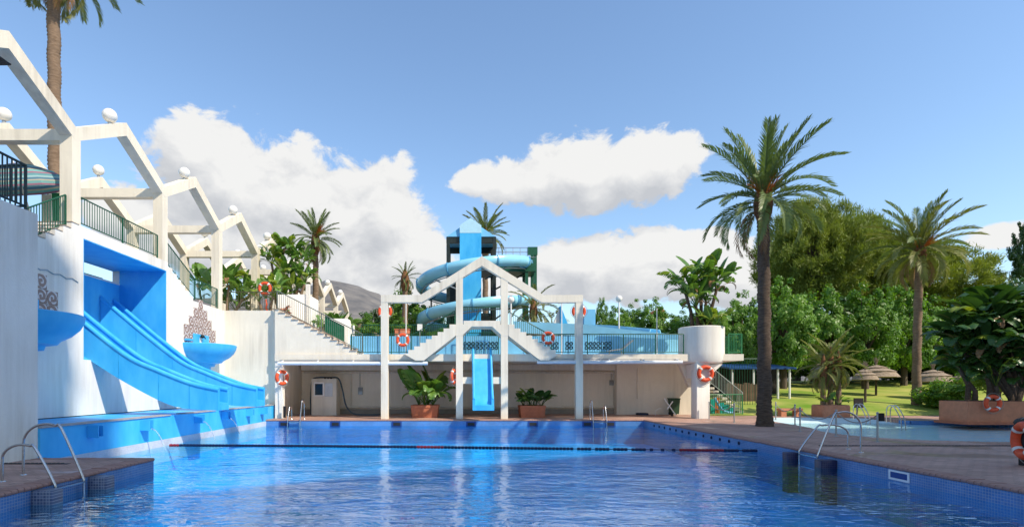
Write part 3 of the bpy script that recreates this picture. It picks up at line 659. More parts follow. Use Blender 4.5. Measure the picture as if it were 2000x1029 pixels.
# the pillar and the big round flower tub
rp = thing('planter_column', 'white pillar carrying a big round white flower tub at the right end of the gallery', 'planter', (12.05, 26.9, 0))
m = MB(); m.cbox((11.52, 26.3, .002), (12.18, 26.95, 2.86), .02); m.build('pillar', WHITE, rp)
xc, yc = 12.12, 27.15
m = MB(); m.lathe([(.85, 2.74), (1.0, 2.80), (1.07, 2.95), (1.09, 3.3), (1.09, 4.55), (1.05, 4.585), (.95, 4.58), (.95, 4.45), (.01, 4.42)], 40, (xc, yc, 0)); m.build('tub', WHITE, rp)
m = MB(); m.prism([(11.55, 2.0), (12.15, 2.0), (12.9, 2.7), (11.5, 2.7)], 26.5, 27.6, 'xz'); m.build('corbel', WHITE, rp)
m = MB(); m.lathe([(.94, 4.40), (.5, 4.50), (.01, 4.52)], 24, (xc, yc, 0)); m.build('soil', mat('potting_soil', (.06, .04, .03), rough=.95, var=.3), rp)

# awning cassettes
def awning(x0, x1, z, label):
    t = thing('rolled_awning', label, 'awning', ((x0 + x1) / 2, 26.3, z), 'rolled awnings')
    m = MB(); m.tube([(x0, 26.14, z), (x1, 26.14, z)], .085, 12); m.build('roll', mat('awning_cloth', (.66, .70, .74), rough=.6, var=.06), t)
    m = MB(); m.tube([(x0, 26.36, z + .17), (x1, 26.36, z + .17)], .022, 6); m.build('rod', GALV, t)
    for k in range(5):
        xx = x0 + .2 + (x1 - x0 - .4) * k / 4
        m = MB(); m.beam((xx, 26.12, z + .10), (xx, 26.49, z + .17), .05, .05); m.build('bracket', WHITEP, t)
awning(-9.1, -1.75, 2.72, 'white rolled awning under the slab left of the blue slide')
awning(3.62, 10.75, 2.78, 'white rolled awning under the slab right of the blue slide')

# ------------------------------------------------------------------ gabled portal with its stairs
gp = thing('gabled_portal', 'cream house-shaped concrete portal standing at the far edge of the pool', 'portal', (.91, YP, 0))
xcn = .91; y0, y1 = YP - .17, YP + .17
for xx, zt in ((-4.77, 5.72), (-1.1, 7.0), (1.1, 7.0), (4.77, 5.72)):
    m = MB(); m.box((xcn + xx - .17, y0, .002), (xcn + xx + .17, y1, zt)); m.build('column', PERG, gp)
zb, za, hb = 6.06, 7.95, .36
k = math.hypot(3.0, za - zb) / 3.0
outer_ = [(-4.94, zb), (-3.0, zb), (0, za), (3.0, zb), (4.94, zb)]; inner_ = [(4.94, zb - hb), (2.93 + .0, zb - hb), (0, za - hb * k - .04), (-2.93, zb - hb), (-4.94, zb - hb)]
m = MB(); m.prism([(xcn + p[0], p[1]) for p in outer_ + inner_], y0 - .012, y1 + .012, 'xz'); m.build('gable_beam', PERG, gp, smooth=20)
# arched lintel and landing between the inner columns
m = MB(); m.prism([(xcn - 1.6, 4.62), (xcn - .9, 4.62), (xcn - .9, 4.80), (xcn + .9, 4.80), (xcn + .9, 4.62), (xcn + 1.6, 4.62), (xcn + 1.27, 4.05), (xcn + .93, 4.08), (xcn + .90, 4.15), (xcn + .5, 4.52), (xcn - .5, 4.52), (xcn - .90, 4.15), (xcn - .93, 4.08), (xcn - 1.27, 4.05)], y0 - .006, 27.4, 'xz'); m.build('arched_landing', PERG, gp)
for sgn in (-1, 1):
    n = 8; xa, xb = 1.30, 3.6; pts = []
    for i in range(n):
        x_a = xa + (xb - xa) * i / n; x_b = xa + (xb - xa) * (i + 1) / n; z = 4.60 - (4.60 - ZS) * i / n
        pts += [(x_a, z), (x_b, z)]
    pts += [(xb, ZS), (xb + .25, ZS), (xb - .35, 2.86), (xb - .75, 2.86), (xa, 4.06)]
    m = MB(); m.prism([(xcn + sgn * p[0], p[1]) for p in pts], y0 - .02, 27.35, 'xz'); m.build('stair_flight', PERG, gp)
m = MB(); m.box((xcn - .93, YP - .1, 1.72), (xcn + .93, YP + .1, 2.05)); m.build('tie_beam', PERG, gp)
# steps rails
for sgn, nm in ((-1, 'left'), (1, 'right')):
    railing('stair_railing', 'thin dark railing on the portal stair, on the %s flight' % nm, [(xcn + sgn * 1.35, 27.3, 4.5), (xcn + sgn * 3.6, 27.3, 3.25)], h=.95, indiv=False, rr=.009, gap=.08)
railing('landing_railing', 'dark railing on the portal landing in front of the slide tower', [(xcn - 1.3, 27.3, 4.7), (xcn + 1.3, 27.3, 4.7)], h=.95, indiv=False, rr=.009)

# ------------------------------------------------------------------ small blue slide through the portal
ss = thing('kids_slide', 'small bright blue slide coming down between the inner columns of the portal', 'slide', (.95, 25.6, .5))
prof = bez([(27.0, 3.25), (26.6, 3.1), (26.1, 2.3), (25.5, 1.35), (25.1, .88), (24.75, .72)], 7)
xa, xb = .93 - .5, .93 + .5
def yz_strip(mb, x0, x1, up, dn):
    mb.prism([(p[0], p[1] + up) for p in prof] + [(p[0], p[1] - dn) for p in reversed(prof)], x0, x1, 'yz')
m = MB(); yz_strip(m, xa + .12, xb - .12, 0, .07); m.build('chute', BLUE, ss, smooth=30)
for a, b in ((xa, xa + .12), (xb - .12, xb)):
    m = MB(); yz_strip(m, a, b, .26, .12); sd_ = m.build('side', BLUE, ss, smooth=30)
    r = MB(); r.tube([(a / 2 + b / 2, p[0], p[1] + .26) for p in prof], .06, 8); r.build('rim', BLUE, sd_)
m = MB(); m.box((xa, 24.68, .48), (xb, 24.76, .72)); m.build('lip', BLUE, ss)
m = MB()
for q in range(4): xx = .93 - .3 + .2 * q; m.tube([(xx, 26.95, 3.2), (xx, 26.95, 3.9)], .018, 6)
m.tube([(.6, 26.95, 3.9), (1.26, 26.95, 3.9)], .018, 6); m.build('handrail', BLUEL, ss)

# ------------------------------------------------------------------ terrace on the slab: blue parapet with pierced blocks, railings
bp = thing('blue_parapet', 'light blue parapet wall with rows of pierced blocks on the slab terrace', 'wall', (1.3, 29.4, ZS))
m = MB(); m.box((-6.3, 29.3, ZS + .002), (8.6, 29.55, 4.36)); m.build('wall', BLUEL, bp)
for k in range(14):
    m = MB(); m.box((-6.3 + k * 1.07, 29.27, ZS + .003), (-6.3 + k * 1.07 + .05, 29.298, 4.36)); m.build('rib', BLUEL, bp)
ring = MB(); DKH = mat('dark_opening', (.010, .016, .03), rough=.9)
for (xa_, xb_) in ((PX(905, 29.3), PX(976, 29.3)), (PX(1045, 29.3), PX(1092, 29.3)), (PX(1104, 29.3), PX(1122, 29.3)), (PX(1142, 29.3), PX(1196, 29.3))):
    n = int((xb_ - xa_) / .215)
    for i in range(n):
        for z in (3.72, 3.95): ring.tube([(xa_ + .215 * (i + .5) + .082 * math.cos(a), 29.285, z + .082 * math.sin(a)) for a in [2 * math.pi * q / 10 for q in range(10)]], .022, 4, closed=True)
o = ring.build('pierced_blocks', DKH, bp); o['kind'] = 'stuff'
railing('terrace_railing', 'dark green railing along the slab terrace left of the portal', [(-5.6, 26.62, ZS), (-3.6, 26.62, ZS), (-2.6, 26.62, ZS)], h=1.0, indiv=False, rr=.010)
railing('terrace_railing', 'long dark green railing along the slab terrace right of the portal', [(4.4, 26.62, ZS), (6.2, 26.62, ZS), (8.0, 26.62, ZS), (9.6, 26.62, ZS), (11.0, 26.62, ZS)], h=1.0, indiv=False, rr=.010)
railing('terrace_railing', 'bright green railing on the slab end to the right of the round tub', [(13.2, 26.5, ZS), (13.85, 26.5, ZS), (13.85, 29.6, ZS)], h=1.0, indiv=False, rr=.012, m_=GREENL)
railing('terrace_railing', 'dark green railing across the terrace under the portal arch', [(-.1, 28.9, ZS), (1.9, 28.9, ZS)], h=1.3, indiv=False, rr=.010)
railing('garden_railing', 'dark green railing on the garden level behind the portal', [(-6.0, 31.3, 4.2), (-2, 31.3, 4.2), (2, 31.3, 4.2)], h=1.0, indiv=False, rr=.012)

# ------------------------------------------------------------------ slide tower and flume, standing in the garden
DT = 42.0
def tx(px): return PX(px, DT)
def tz(py): return PZ(py, DT)
tw = thing('slide_tower', 'blue slide tower with a gabled roof and dark steel posts behind the portal', 'tower', (.7, DT, 4.2))
X0, X1 = tx(875), tx(966); dep = 3.6
for xx in (X0, X1):
    for yy in (DT + .3, DT + dep):
        m = MB(); m.box((xx - .13, yy - .13, 4.2), (xx + .13, yy + .13, tz(462))); m.build('post', DKSTEEL, tw)
xp0, xp1 = tx(898), tx(940)
m = MB(); m.box((xp0, DT, 4.2), (xp1, DT + .25, tz(455))); m.build('front_panel', BLUE, tw)
m = MB(); m.prism([(xp0 - .004, tz(455)), (xp1 + .004, tz(455)), (xp1 + .004, tz(440)), ((xp0 + xp1) / 2, tz(425.5)), (xp0 - .004, tz(440))], DT - .012, DT + .26, 'xz'); m.build('pediment', PALEB, tw)
e = tz(461); ap = tz(427); xm = (xp0 + xp1) / 2
m = MB(); m.add([(X0 - .1, DT + .15, e), (X1 + .1, DT + .15, e), (X1 + .1, DT + dep + .2, e), (X0 - .1, DT + dep + .2, e), (xm, DT + .35, ap), (xm, DT + dep - .4, ap)], [(0, 1, 4), (1, 2, 5, 4), (2, 3, 5), (3, 0, 4, 5), (3, 2, 1, 0)]); m.build('roof', BLUEL, tw, smooth=0)
for yy in (DT + .3, DT + dep):
    m = MB(); m.box((X0 - .14, yy - .1, tz(473)), (X1 + .14, yy + .1, e - .003)); m.build('eaves_beam', DKSTEEL, tw)
for zz in (tz(520), tz(610)):
    m = MB(); m.box((X0 - .1, DT + .42, zz - .22), (X1 + .1, DT + dep - .15, zz)); m.build('floor', DKSTEEL, tw)
m = MB(); m.box((X0 + .14, DT + 1.6, 4.2), (xp0 - .3, DT + 2.2, tz(540))); m.build('stair_core', DKSTEEL, tw)
pf = MB(); pf.box((tx(966), DT + .3, tz(528)), (tx(1048), DT + 2.6, tz(512))); pf.build('platform', GREEN, tw)
for px_ in (1030, 1047):
    for yy in (DT + .5, DT + 2.4): m = MB(); m.box((tx(px_) - .12, yy - .12, 4.2), (tx(px_) + .12, yy + .12, tz(482) if px_ > 1040 else tz(520))); m.build('leg', GREEN, tw)
m = MB(); m.box((tx(1032), DT + .32, tz(496)), (tx(1051), DT + .42, tz(480))); m.build('guard_panel', GREEN, tw)
for zz in (481, 490, 500):
    m = MB(); m.tube([(tx(966), DT + .4, tz(zz)), (tx(1048), DT + .4, tz(zz))], .03, 6); m.build('rail', GALV, tw)
for i in range(5):
    xx = tx(975 + i * 14); m = MB(); m.tube([(xx, DT + .4, tz(515)), (xx, DT + .4, tz(481))], .025, 6); m.build('rail_post', GALV, tw)
for a, b in (((968, 560), (1030, 527)), ((1030, 600), (1047, 560)), ((968, 620), (1030, 575))):
    m = MB(); m.beam((tx(a[0]), DT + 1.2, tz(a[1])), (tx(b[0]), DT + 1.2, tz(b[1])), .12, .12); m.build('brace', DKSTEEL, tw)
# helix: angle from the right, running over the front to the left and round the back
hc = Vector((tx(925), DT + .9, 0)); hr = 4.15; rt = .49
path = []
TURNS = 2.0
zpts = [(0, 504), (.5, 554), (1.0, 580), (1.5, 624), (2.0, 640)]
path.append((tx(1040), DT + 1.3, tz(505)))
for i in range(0, 121):
    u = TURNS * i / 120; a = -2 * math.pi * u + .18
    py = float(np.interp(u, [p[0] for p in zpts], [p[1] for p in zpts]))
    path.append((hc.x + hr * math.cos(a), hc.y + hr * math.sin(a), tz(py)))
for px_, yy, py in ((1060, DT - 1.5, 639), (1120, DT - 4.0, 641), (1200, DT - 7, 644), (1280, DT - 10, 652)):
    path.append((PX(px_, yy), yy, PZ(py, yy)))
def flume(path, r, th, closed_deg, name, parent):
    """open-topped half pipe swept along a path"""
    P = [Vector(p) for p in path]; rings = []; n = 14; ang = R(closed_deg)
    for i, p in enumerate(P):
        t = (P[min(i + 1, len(P) - 1)] - P[max(i - 1, 0)]); t.z = 0; t.normalize(); s_ = Vector((t.y, -t.x, 0)); u = Vector((0, 0, 1)); rg = []
        for k in range(n + 1):
            a = -math.pi / 2 - ang / 2 + ang * k / n; rg.append(p + s_ * r * math.cos(a) + u * r * math.sin(a))
        for k in range(n, -1, -1):
            a = -math.pi / 2 - ang / 2 + ang * k / n; rg.append(p + s_ * (r - th) * math.cos(a) + u * (r - th) * math.sin(a))
        rings.append(rg)
    mb = MB(); mb.loft(rings); return mb.build(name, TUBE, parent, smooth=40), rings
fl = thing('spiral_flume', 'light blue open spiral flume winding twice round the slide tower', 'water slide', (hc.x, hc.y, 4.2))
ob, rings = flume(path, rt, .05, 250, 'trough', fl)
for i in range(6, len(path) - 4, 8):
    p = Vector(path[i]); t = Vector(path[i + 1]) - p; t.z = 0; t.normalize(); s_ = Vector((t.y, -t.x, 0)); ang = R(250)
    rg = []
    for off in (-.05, .05):
        rg.append([p + t * off + s_ * rr_ * math.cos(a) + Vector((0, 0, rr_ * math.sin(a))) for rr_, rev in ((rt + .07, 0), (rt - .004, 1)) for a in ([-math.pi / 2 - ang / 2 + ang * k / 12 for k in range(13)] if not rev else [-math.pi / 2 - ang / 2 + ang * k / 12 for k in range(12, -1, -1)])])
    m = MB(); m.loft(rg); m.build('flange', TUBEF, fl)
for i in range(12, 120, 13):
    p = Vector(path[i]); m = MB(); m.tube([(p.x, p.y, 4.2), (p.x, p.y, p.z - rt)], .07, 6)
    if p.y < hc.y and abs(p.x - hc.x) < 2.9: m = MB(); m.beam((p.x, p.y, p.z - rt - .05), (hc.x + (p.x - hc.x) * .4, DT + .4, p.z - rt - .35), .09, .09)
    m.build('support', GALV if i % 2 else DKSTEEL, fl)
for i in range(8, 118, 2):
    pass
m = MB(); m.tube([(Vector(p).x, Vector(p).y, p[2] - rt - .12) for p in path[2:118]], .05, 6); m.build('carrier_rail', GALV, fl)
# second straight chute on the right and pool walls of the flume's landing basin
c2 = thing('straight_flume', 'pale blue straight flume running out to the right behind the terrace railing', 'water slide', (8, 31, 4.2))
pth = [(PX(1005, 33.5), 33.5, PZ(640, 33.5)), (PX(1070, 33), 33, PZ(643, 33)), (PX(1140, 32.3), 32.3, PZ(646, 32.3)), (PX(1210, 31.6), 31.6, PZ(655, 31.6)), (PX(1275, 31), 31, PZ(662, 31)), (PX(1335, 30.3), 30.3, PZ(668, 30.3))]
m = MB(); P = [Vector(p) for p in pth]
rings = []
for i, p in enumerate(P):
    t = P[min(i + 1, 5)] - P[max(i - 1, 0)]; t.z = 0; t.normalize(); s_ = Vector((t.y, -t.x, 0))
    rings.append([p + s_ * a + Vector((0, 0, b)) for a, b in ((.55, .35), (.55, -.35), (-.55, -.35), (-.55, .35), (-.48, .35), (-.48, -.25), (.48, -.25), (.48, .35))])
m.loft(rings); m.build('trough', TUBE, c2)
for i in (1, 3, 4):
    m = MB(); m.box((P[i].x - .08, P[i].y - .08, 4.18 if P[i].x < 12 else 3.2), (P[i].x + .08, P[i].y + .08, P[i].z - .34)); m.build('support', GALV, c2)
o = MB().prism([(PX(1196, 29.45), ZS + .002), (PX(1332, 29.45), ZS + .002), (PX(1332, 29.45), 3.75), (PX(1332, 29.45), 4.15), (PX(1210, 29.45), 4.34), (PX(1196, 29.45), 4.34)], 29.4, 29.55, 'xz').build('basin_wall', TUBE); tag(o, 'pale blue sloping basin wall at the right end of the parapet', 'wall')
o = MB().prism([(PX(1095, 36), 4.2), (PX(1095, 36), PZ(597, 36)), (PX(1112, 36), PZ(640, 36)), (PX(1112, 36), 4.2)], 36, 36.8, 'xz').build('blue_fin', BLUE); tag(o, 'small blue triangular fin wall behind the right stair of the portal', 'wall')
o = MB().prism([(PX(1062, 36.2), 4.2), (PX(1093, 36.2), PZ(603, 36.2)), (PX(1093, 36.2), 4.2)], 36.2, 36.6, 'xz').build('white_fin', WHITE); tag(o, 'small white triangular fin wall beside the blue fin', 'wall')
o = MB().box((PX(1141, 36), 36, 4.2), (PX(1163, 36), 36.6, PZ(604, 36))).build('blue_block', BLUEL); tag(o, 'plain light blue upright wall panel right of the portal', 'wall')
# ------------------------------------------------------------------ lifebuoys
def make_lifebuoy():
    t = thing('lifebuoy', 'x', 'lifebuoy', (0, 0, 0), 'orange lifebuoys'); R_, r_ = .30, .085
    m = MB(); m.tube([(R_ * math.cos(a), 0, R_ * math.sin(a)) for a in [2 * math.pi * k / 32 for k in range(32)]], r_, 12, closed=True); m.build('ring', ORANGE, t)
    for q in range(4):
        a0 = math.pi / 4 + q * math.pi / 2
        m = MB(); m.tube([(R_ * math.cos(a), 0, R_ * math.sin(a)) for a in (a0 - .13, a0 - .04, a0 + .04, a0 + .13)], r_ + .006, 12, caps=False); m.build('band', BANDW, t)
    m = MB(); pts = []
    for k in range(48):
        a = 2 * math.pi * k / 48; rr = R_ + r_ + .03 + .035 * abs(math.sin(2 * a)); pts.append((rr * math.cos(a + math.pi / 4), -.02, rr * math.sin(a + math.pi / 4)))
    m.tube(pts, .010, 5, closed=True); m.build('rope', ROPE, t)
    return t
LB = make_lifebuoy(); _first = [True]
def lifebuoy(loc, label, rz=0, scale=1.0, tilt=0):
    if _first[0]: _first[0] = False; o = LB
    else: o = copy_tree(LB)
    o.location = loc; o.rotation_euler = (tilt, 0, rz); o.scale = (scale,) * 3; o['label'] = label; return o
def pole(name, label, p, q, r, m_, cat='pole'): return tag(MB().tube([p, q], r, 8).build(name, m_), label, cat)
lifebuoy((-9.0, 26.42, PZ(737, 26.4)), 'orange lifebuoy hanging at the left end of the gallery beside the cream wall', rz=.95)
lifebuoy((PX(885, 26.2) + .02, 26.05, PZ(735, 26)), 'orange lifebuoy seen edge-on beside the inner left portal column', rz=1.25)
lifebuoy((PX(1378, 26.2), 26.2, PZ(729, 26.2)), 'large orange lifebuoy on the white pillar under the round tub', scale=1.08)
lifebuoy((PX(787, 26.6), 26.52, PZ(664, 26.6)), 'orange lifebuoy on the terrace railing left of the portal stair', scale=.88)
lifebuoy((PX(1067, 26.6), 26.0, PZ(662, 26.6)), 'orange lifebuoy on the right flight of the portal stair', scale=.85)
for px_, nm in ((753, 'outer left'), (1129, 'outer right')):
    lifebuoy((PX(px_, 29.0), 28.8, PZ(609, 29.0)), 'orange lifebuoy high up behind the %s column of the portal' % nm, scale=1.02)
    t = thing('lifebuoy_post', 'thin pale post holding the lifebuoy behind the %s portal column' % nm, 'post', (PX(px_, 29), 28.95, ZS), 'lifebuoy posts')
    m = MB(); m.tube([(PX(px_, 29), 28.95, ZS), (PX(px_, 29), 28.95, PZ(597, 29))], .035, 8); m.build('shaft', WHITEP, t); m = MB(); m.box((PX(px_, 29) - .06, 28.82, PZ(612, 29)), (PX(px_, 29) + .06, 28.93, PZ(606, 29))); m.build('hook', WHITEP, t)
# foreground lifebuoy on its post at the right edge
lp = thing('lifebuoy_post', 'short dark post with a net bag at the right edge of the deck', 'post', (11.42, 10.75, 0))
m = MB(); m.cbox((11.3, 10.63, 0), (11.54, 10.87, .86), .03); m.build('shaft', BLACK, lp)
m = MB(); m.sphere((11.40, 10.75, .86), .22, 12, 8, .55); m.build('net_bag', mat('dark_net', (.05, .05, .045), rough=.9, var=.4, vscale=40, bump=.6, bscale=60), lp)
lifebuoy((11.16, 10.6, .52), 'orange lifebuoy leaning on a dark post at the right edge of the photo', rz=1.15, scale=1.0)
lifebuoy((PX(1931, 22.9), 22.72, PZ(787, 22.9)), 'orange lifebuoy with loose rope hanging on the salmon planter wall by the shallow pool', scale=.98)

# ------------------------------------------------------------------ pool ladders
def ladder(label, base, out, along, rails, steps_z=(-.12, -.42)):
    """rails: list of (offset along edge, setback, height, reach)"""
    out = Vector((*out, 0)); al = Vector((*along, 0)); b = Vector(base); t = thing('pool_ladder', label, 'ladder', base, 'stainless pool ladders'); ends = []
    for (o_, back, h, reach) in rails:
        p0 = b + al * o_ - out * back; pts = [p0, p0 + Vector((0, 0, h * .55))]
        for k in range(9):
            a = math.pi * (1 - k / 8 * .72); c = p0 + out * (back * .42) + Vector((0, 0, h * .62))
            pts.append(c + out * (back * .42 * math.cos(a)) + Vector((0, 0, h * .38 * math.sin(a))))
        pts += [b + al * o_ + out * reach + Vector((0, 0, .02)), b + al * o_ + out * (reach + .04) + Vector((0, 0, -.2)), b + al * o_ + out * (reach + .04) + Vector((0, 0, -1.1))]
        m = MB(); m.tube(bez3(pts), .022, 10); m.build('rail', STEEL, t); ends.append(b + al * o_ + out * (reach + .04))
        m = MB(); m.lathe([(.055, 0), (.05, .012), (.03, .02)], 12, tuple(p0)); m.build('foot_flange', STEEL, t)
    for z in steps_z:
        m = MB(); m.beam(ends[0] + Vector((0, 0, z)), ends[1] + Vector((0, 0, z)), .07, .03); m.build('step', STEEL, t)
    return t
def bez3(pts, n=4):
    P = [Vector(p) for p in pts]; P = [P[0]] + P + [P[-1]]; out = []
    for i in range(1, len(P) - 2):
        for k in range(n):
            t = k / n; a, b, c, d = P[i-1], P[i], P[i+1], P[i+2]
            out.append(.5 * (2*b + (c-a)*t + (2*a-5*b+4*c-d)*t*t + (-a+3*b-3*c+d)*t**3))
    out.append(P[-2]); return out
ladder('stainless steel pool ladder with two uneven hoops on the left deck', (XDK, 9.0, 0), (1, 0), (0, 1), [(-.05, .80, .62, .05), (.62, 1.0, .92, .05)])
ladder('stainless steel pool ladder with two uneven hoops on the right deck edge', (XR, 13.1, 0), (-1, 0), (0, 1), [(-.2, .95, .98, .06), (.5, 1.15, .62, .06)])
ladder('stainless steel pool ladder at the far edge near the pump cabinet', (PX(573, 25.6), YB, 0), (0, -1), (1, 0), [(-.25, .55, .62, .06), (.35, .6, .92, .06)])
ladder('stainless steel pool ladder at the far edge near the right portal column', (PX(1170, 25.6), YB, 0), (0, -1), (1, 0), [(-.3, .55, .92, .06), (.35, .55, .65, .06)])
# mosaic blocks beside the ladders, skimmers
MOSD = tiled('dark_mosaic', (.02, .022, .075), (.012, .013, .05), (.05, .05, .09), .05, jw=.1, axis='y', offset=0)
for (x0, x1, y0_, y1_, zt, m_, lab) in ((XDK, XDK + .34, 8.55, 8.80, -.08, MOSG, 'grey mosaic block in the pool in front of the left ladder'), (XDK, XDK + .34, 9.85, 10.1, -.08, MOSG, 'grey mosaic block in the pool behind the left ladder'),
      (XR - .38, XR, 12.35, 12.6, -.12, MOSD, 'dark mosaic block in the pool in front of the right ladder'), (XR - .30, XR, 13.75, 14.0, -.12, MOSD, 'dark mosaic block in the pool behind the right ladder')):
    tag(MB().cbox((x0, y0_, -1.6), (x1, y1_, zt), .012).build('mosaic_block', m_), lab, 'pool block', 'mosaic blocks beside the ladders')
for px_, nm in ((555, 'below the left ladder'), (655, 'in front of the pump cabinet'), (775, 'between the cabinet and the tall potted plant'), (920, 'under the small blue slide'), (1041, 'in front of the low potted plant'), (1147, 'just left of the far right ladder'), (1192, 'just right of the far right ladder')):
    x = PX(px_, YB); t = thing('skimmer', 'dark blue skimmer in the far pool wall, ' + nm, 'skimmer', (x, YB, -.34), 'skimmers in the far pool wall')
    m = MB(); m.box((x - .24, YB - .03, -.34), (x + .24, YB - .002, -.085)); m.build('frame', mat('skimmer_blue', (.01, .05, .22), rough=.4), t)
    m = MB(); m.box((x - .17, YB - .034, -.29), (x + .17, YB - .0301, -.14)); m.build('mouth', BLACK, t)

# ------------------------------------------------------------------ lane rope
lr = thing('lane_rope', 'floating lane rope of navy and red floats stretched across the pool', 'lane rope', (0, 16.4, ZW))
def rope_pt(t): return Vector((XL + .12 + (XR - XL - .2) * t, 17.0 - 1.3 * t + .12 * math.sin(t * 5), ZW + .02))
m = MB(); m.tube([rope_pt(i / 60) for i in range(61)], .012, 6); m.build('line', BLACK, lr)
def px_of(p): return CX + p.x * F / p.y
segs = {'r': MB(), 'n': MB()}
nfl = 170
fl_r = mesh_only(MB().lathe([(.02, -.05), (.04, -.045), (.046, 0), (.04, .045), (.02, .05)], 10), 'float', REDP); fl_n = mesh_only(MB().lathe([(.02, -.05), (.04, -.045), (.046, 0), (.04, .045), (.02, .05)], 10), 'float', NAVYP)
for i in range(nfl):
    p = rope_pt((i + .5) / nfl); px_ = px_of(p)
    red = px_ < 350 or 1325 < px_ < 1415 or (815 < px_ < 870)
    if px_ > 1110 and not red and (i % 5 == 0 or (1270 < px_ < 1325 and i % 3)): continue
    piece('float', fl_r if red else fl_n, lr, p, (0, math.pi / 2, -.07))

# ------------------------------------------------------------------ gallery furniture: pump cabinet, hose, planters, bin
gd = 29.4
cab = thing('pump_cabinet', 'cream cabinet with a small window and a dial panel against the gallery wall', 'cabinet', (PX(632, gd), gd, 0))
xa, xb = PX(608, gd), PX(657, gd); zt = PZ(741, gd) + .05
m = MB(); m.cbox((xa, gd, .002), (xb, gd + .9, zt), .015); m.build('body', CREAM, cab)
m = MB(); m.box((PX(613, gd), gd - .03, PZ(773, gd)), (PX(633, gd), gd - .002, PZ(746, gd))); w_ = m.build('window', WHITEP, cab)
m = MB(); m.box((PX(615.5, gd), gd - .036, PZ(771, gd)), (PX(630.5, gd), gd - .031, PZ(749, gd))); m.build('pane', mat('dark_glass', (.02, .03, .035), rough=.08, spec=.6), w_)
m = MB(); m.box((PX(634.5, gd), gd - .025, PZ(774, gd)), (PX(649.5, gd), gd - .002, PZ(748, gd))); m.build('panel', mat('pale_metal', (.55, .55, .54), rough=.4, metal=.3), cab)
for q in range(3):
    xx = PX(633 + q * 6, gd); m = MB(); m.lathe([(.035, 0), (.055, .02), (.055, .06), (.03, .08)], 10, (xx, gd + .2, zt)); m.build('knob', BLACK, cab)
m = MB(); hz = [(PX(603, gd), gd + .5, .03), (PX(602, gd), gd + .45, .9), (PX(606, gd), gd + .35, zt - .15), (PX(615, gd), gd + .3, zt + .06), (PX(640, gd), gd + .3, zt + .07), (PX(658, gd), gd + .3, zt + .02), (PX(668, gd), gd + .1, zt - .6), (PX(675, gd), gd, .6), (PX(688, gd), gd - .2, .16), (PX(705, gd), gd - .3, .05), (PX(735, gd), gd - .2, .045), (PX(745, gd), gd, .045)]
tag(MB().tube(bez3(hz, 6), .045, 8).build('hose', mat('grey_hose', (.07, .10, .12), rough=.5)), 'grey hose looped over the pump cabinet and trailing on the floor', 'hose')
t = thing('pool_brush', 'long white pole with a dark brush head leaning by the left end of the gallery', 'brush', (PX(556, 26.3), 26.3, 0))
m = MB(); m.tube([(PX(547, 26.45), 26.45, 2.0), (PX(555, 26.3), 26.3, .5)], .018, 6); m.build('handle', WHITEP, t)
m = MB(); m.box((PX(553.5, 26.3), 26.26, .05), (PX(558, 26.3), 26.34, .62)); m.build('head', BLACK, t)
bd = 29.6
bn = thing('waste_bin', 'dark green wheeled bin standing at the right end of the gallery', 'bin', (PX(1319, bd), bd, 0))
xa, xb = PX(1311, bd), PX(1328, bd)
m = MB(); m.loft([[(xa + .05, bd, .06), (xb - .05, bd, .06), (xb - .05, bd + .45, .06), (xa + .05, bd + .45, .06)], [(xa, bd - .04, .88), (xb, bd - .04, .88), (xb, bd + .5, .88), (xa, bd + .5, .88)]]); m.build('body', mat('bin_green', (.02, .06, .03), rough=.5), bn)
m = MB(); m.box((xa - .02, bd - .06, .882), (xb + .02, bd + .52, .94)); m.build('lid', MATS['bin_green'], bn)
for s_ in (xa + .06, xb - .06): m = MB(); m.tube([(s_ - .03, bd + .42, .08), (s_ + .03, bd + .42, .08)], .08, 12); m.build('wheel', BLACK, bn)
t = thing('hose_reel', 'white pole hose cart lying beside the green bin', 'cart', (PX(1310, 28.5), 28.5, 0))
m = MB(); m.tube([(PX(1297, 28.5), 28.5, .95), (PX(1320, 28.3), 28.3, .06)], .035, 6); m.build('pole', WHITEP, t)
m = MB(); m.tube([(PX(1303, 28.4), 28.4, .38), (PX(1314, 28.4), 28.4, .80)], .03, 6); m.build('arm', WHITEP, t)
m = MB(); m.tube([(PX(1311, 28.3), 28.3, .11), (PX(1314, 28.3), 28.3, .11)], .11, 14); m.build('wheel', BLACK, t)
m = MB(); m.tube([(PX(1280, 28.4), 28.4, .06), (PX(1281, 28.4), 28.4, .3), (PX(1288, 28.4), 28.4, .45), (PX(1292, 28.4), 28.4, .4)], .012, 5); m.build('cable', WHITEP, t)
tag(MB().cbox((PX(1247, 29.5), 29.4, .002), (PX(1266, 29.5), 30.0, .12), .03).build('floor_mat', mat('dark_blue_mat', (.02, .03, .06), rough=.8)), 'folded dark mat on the gallery floor', 'mat')

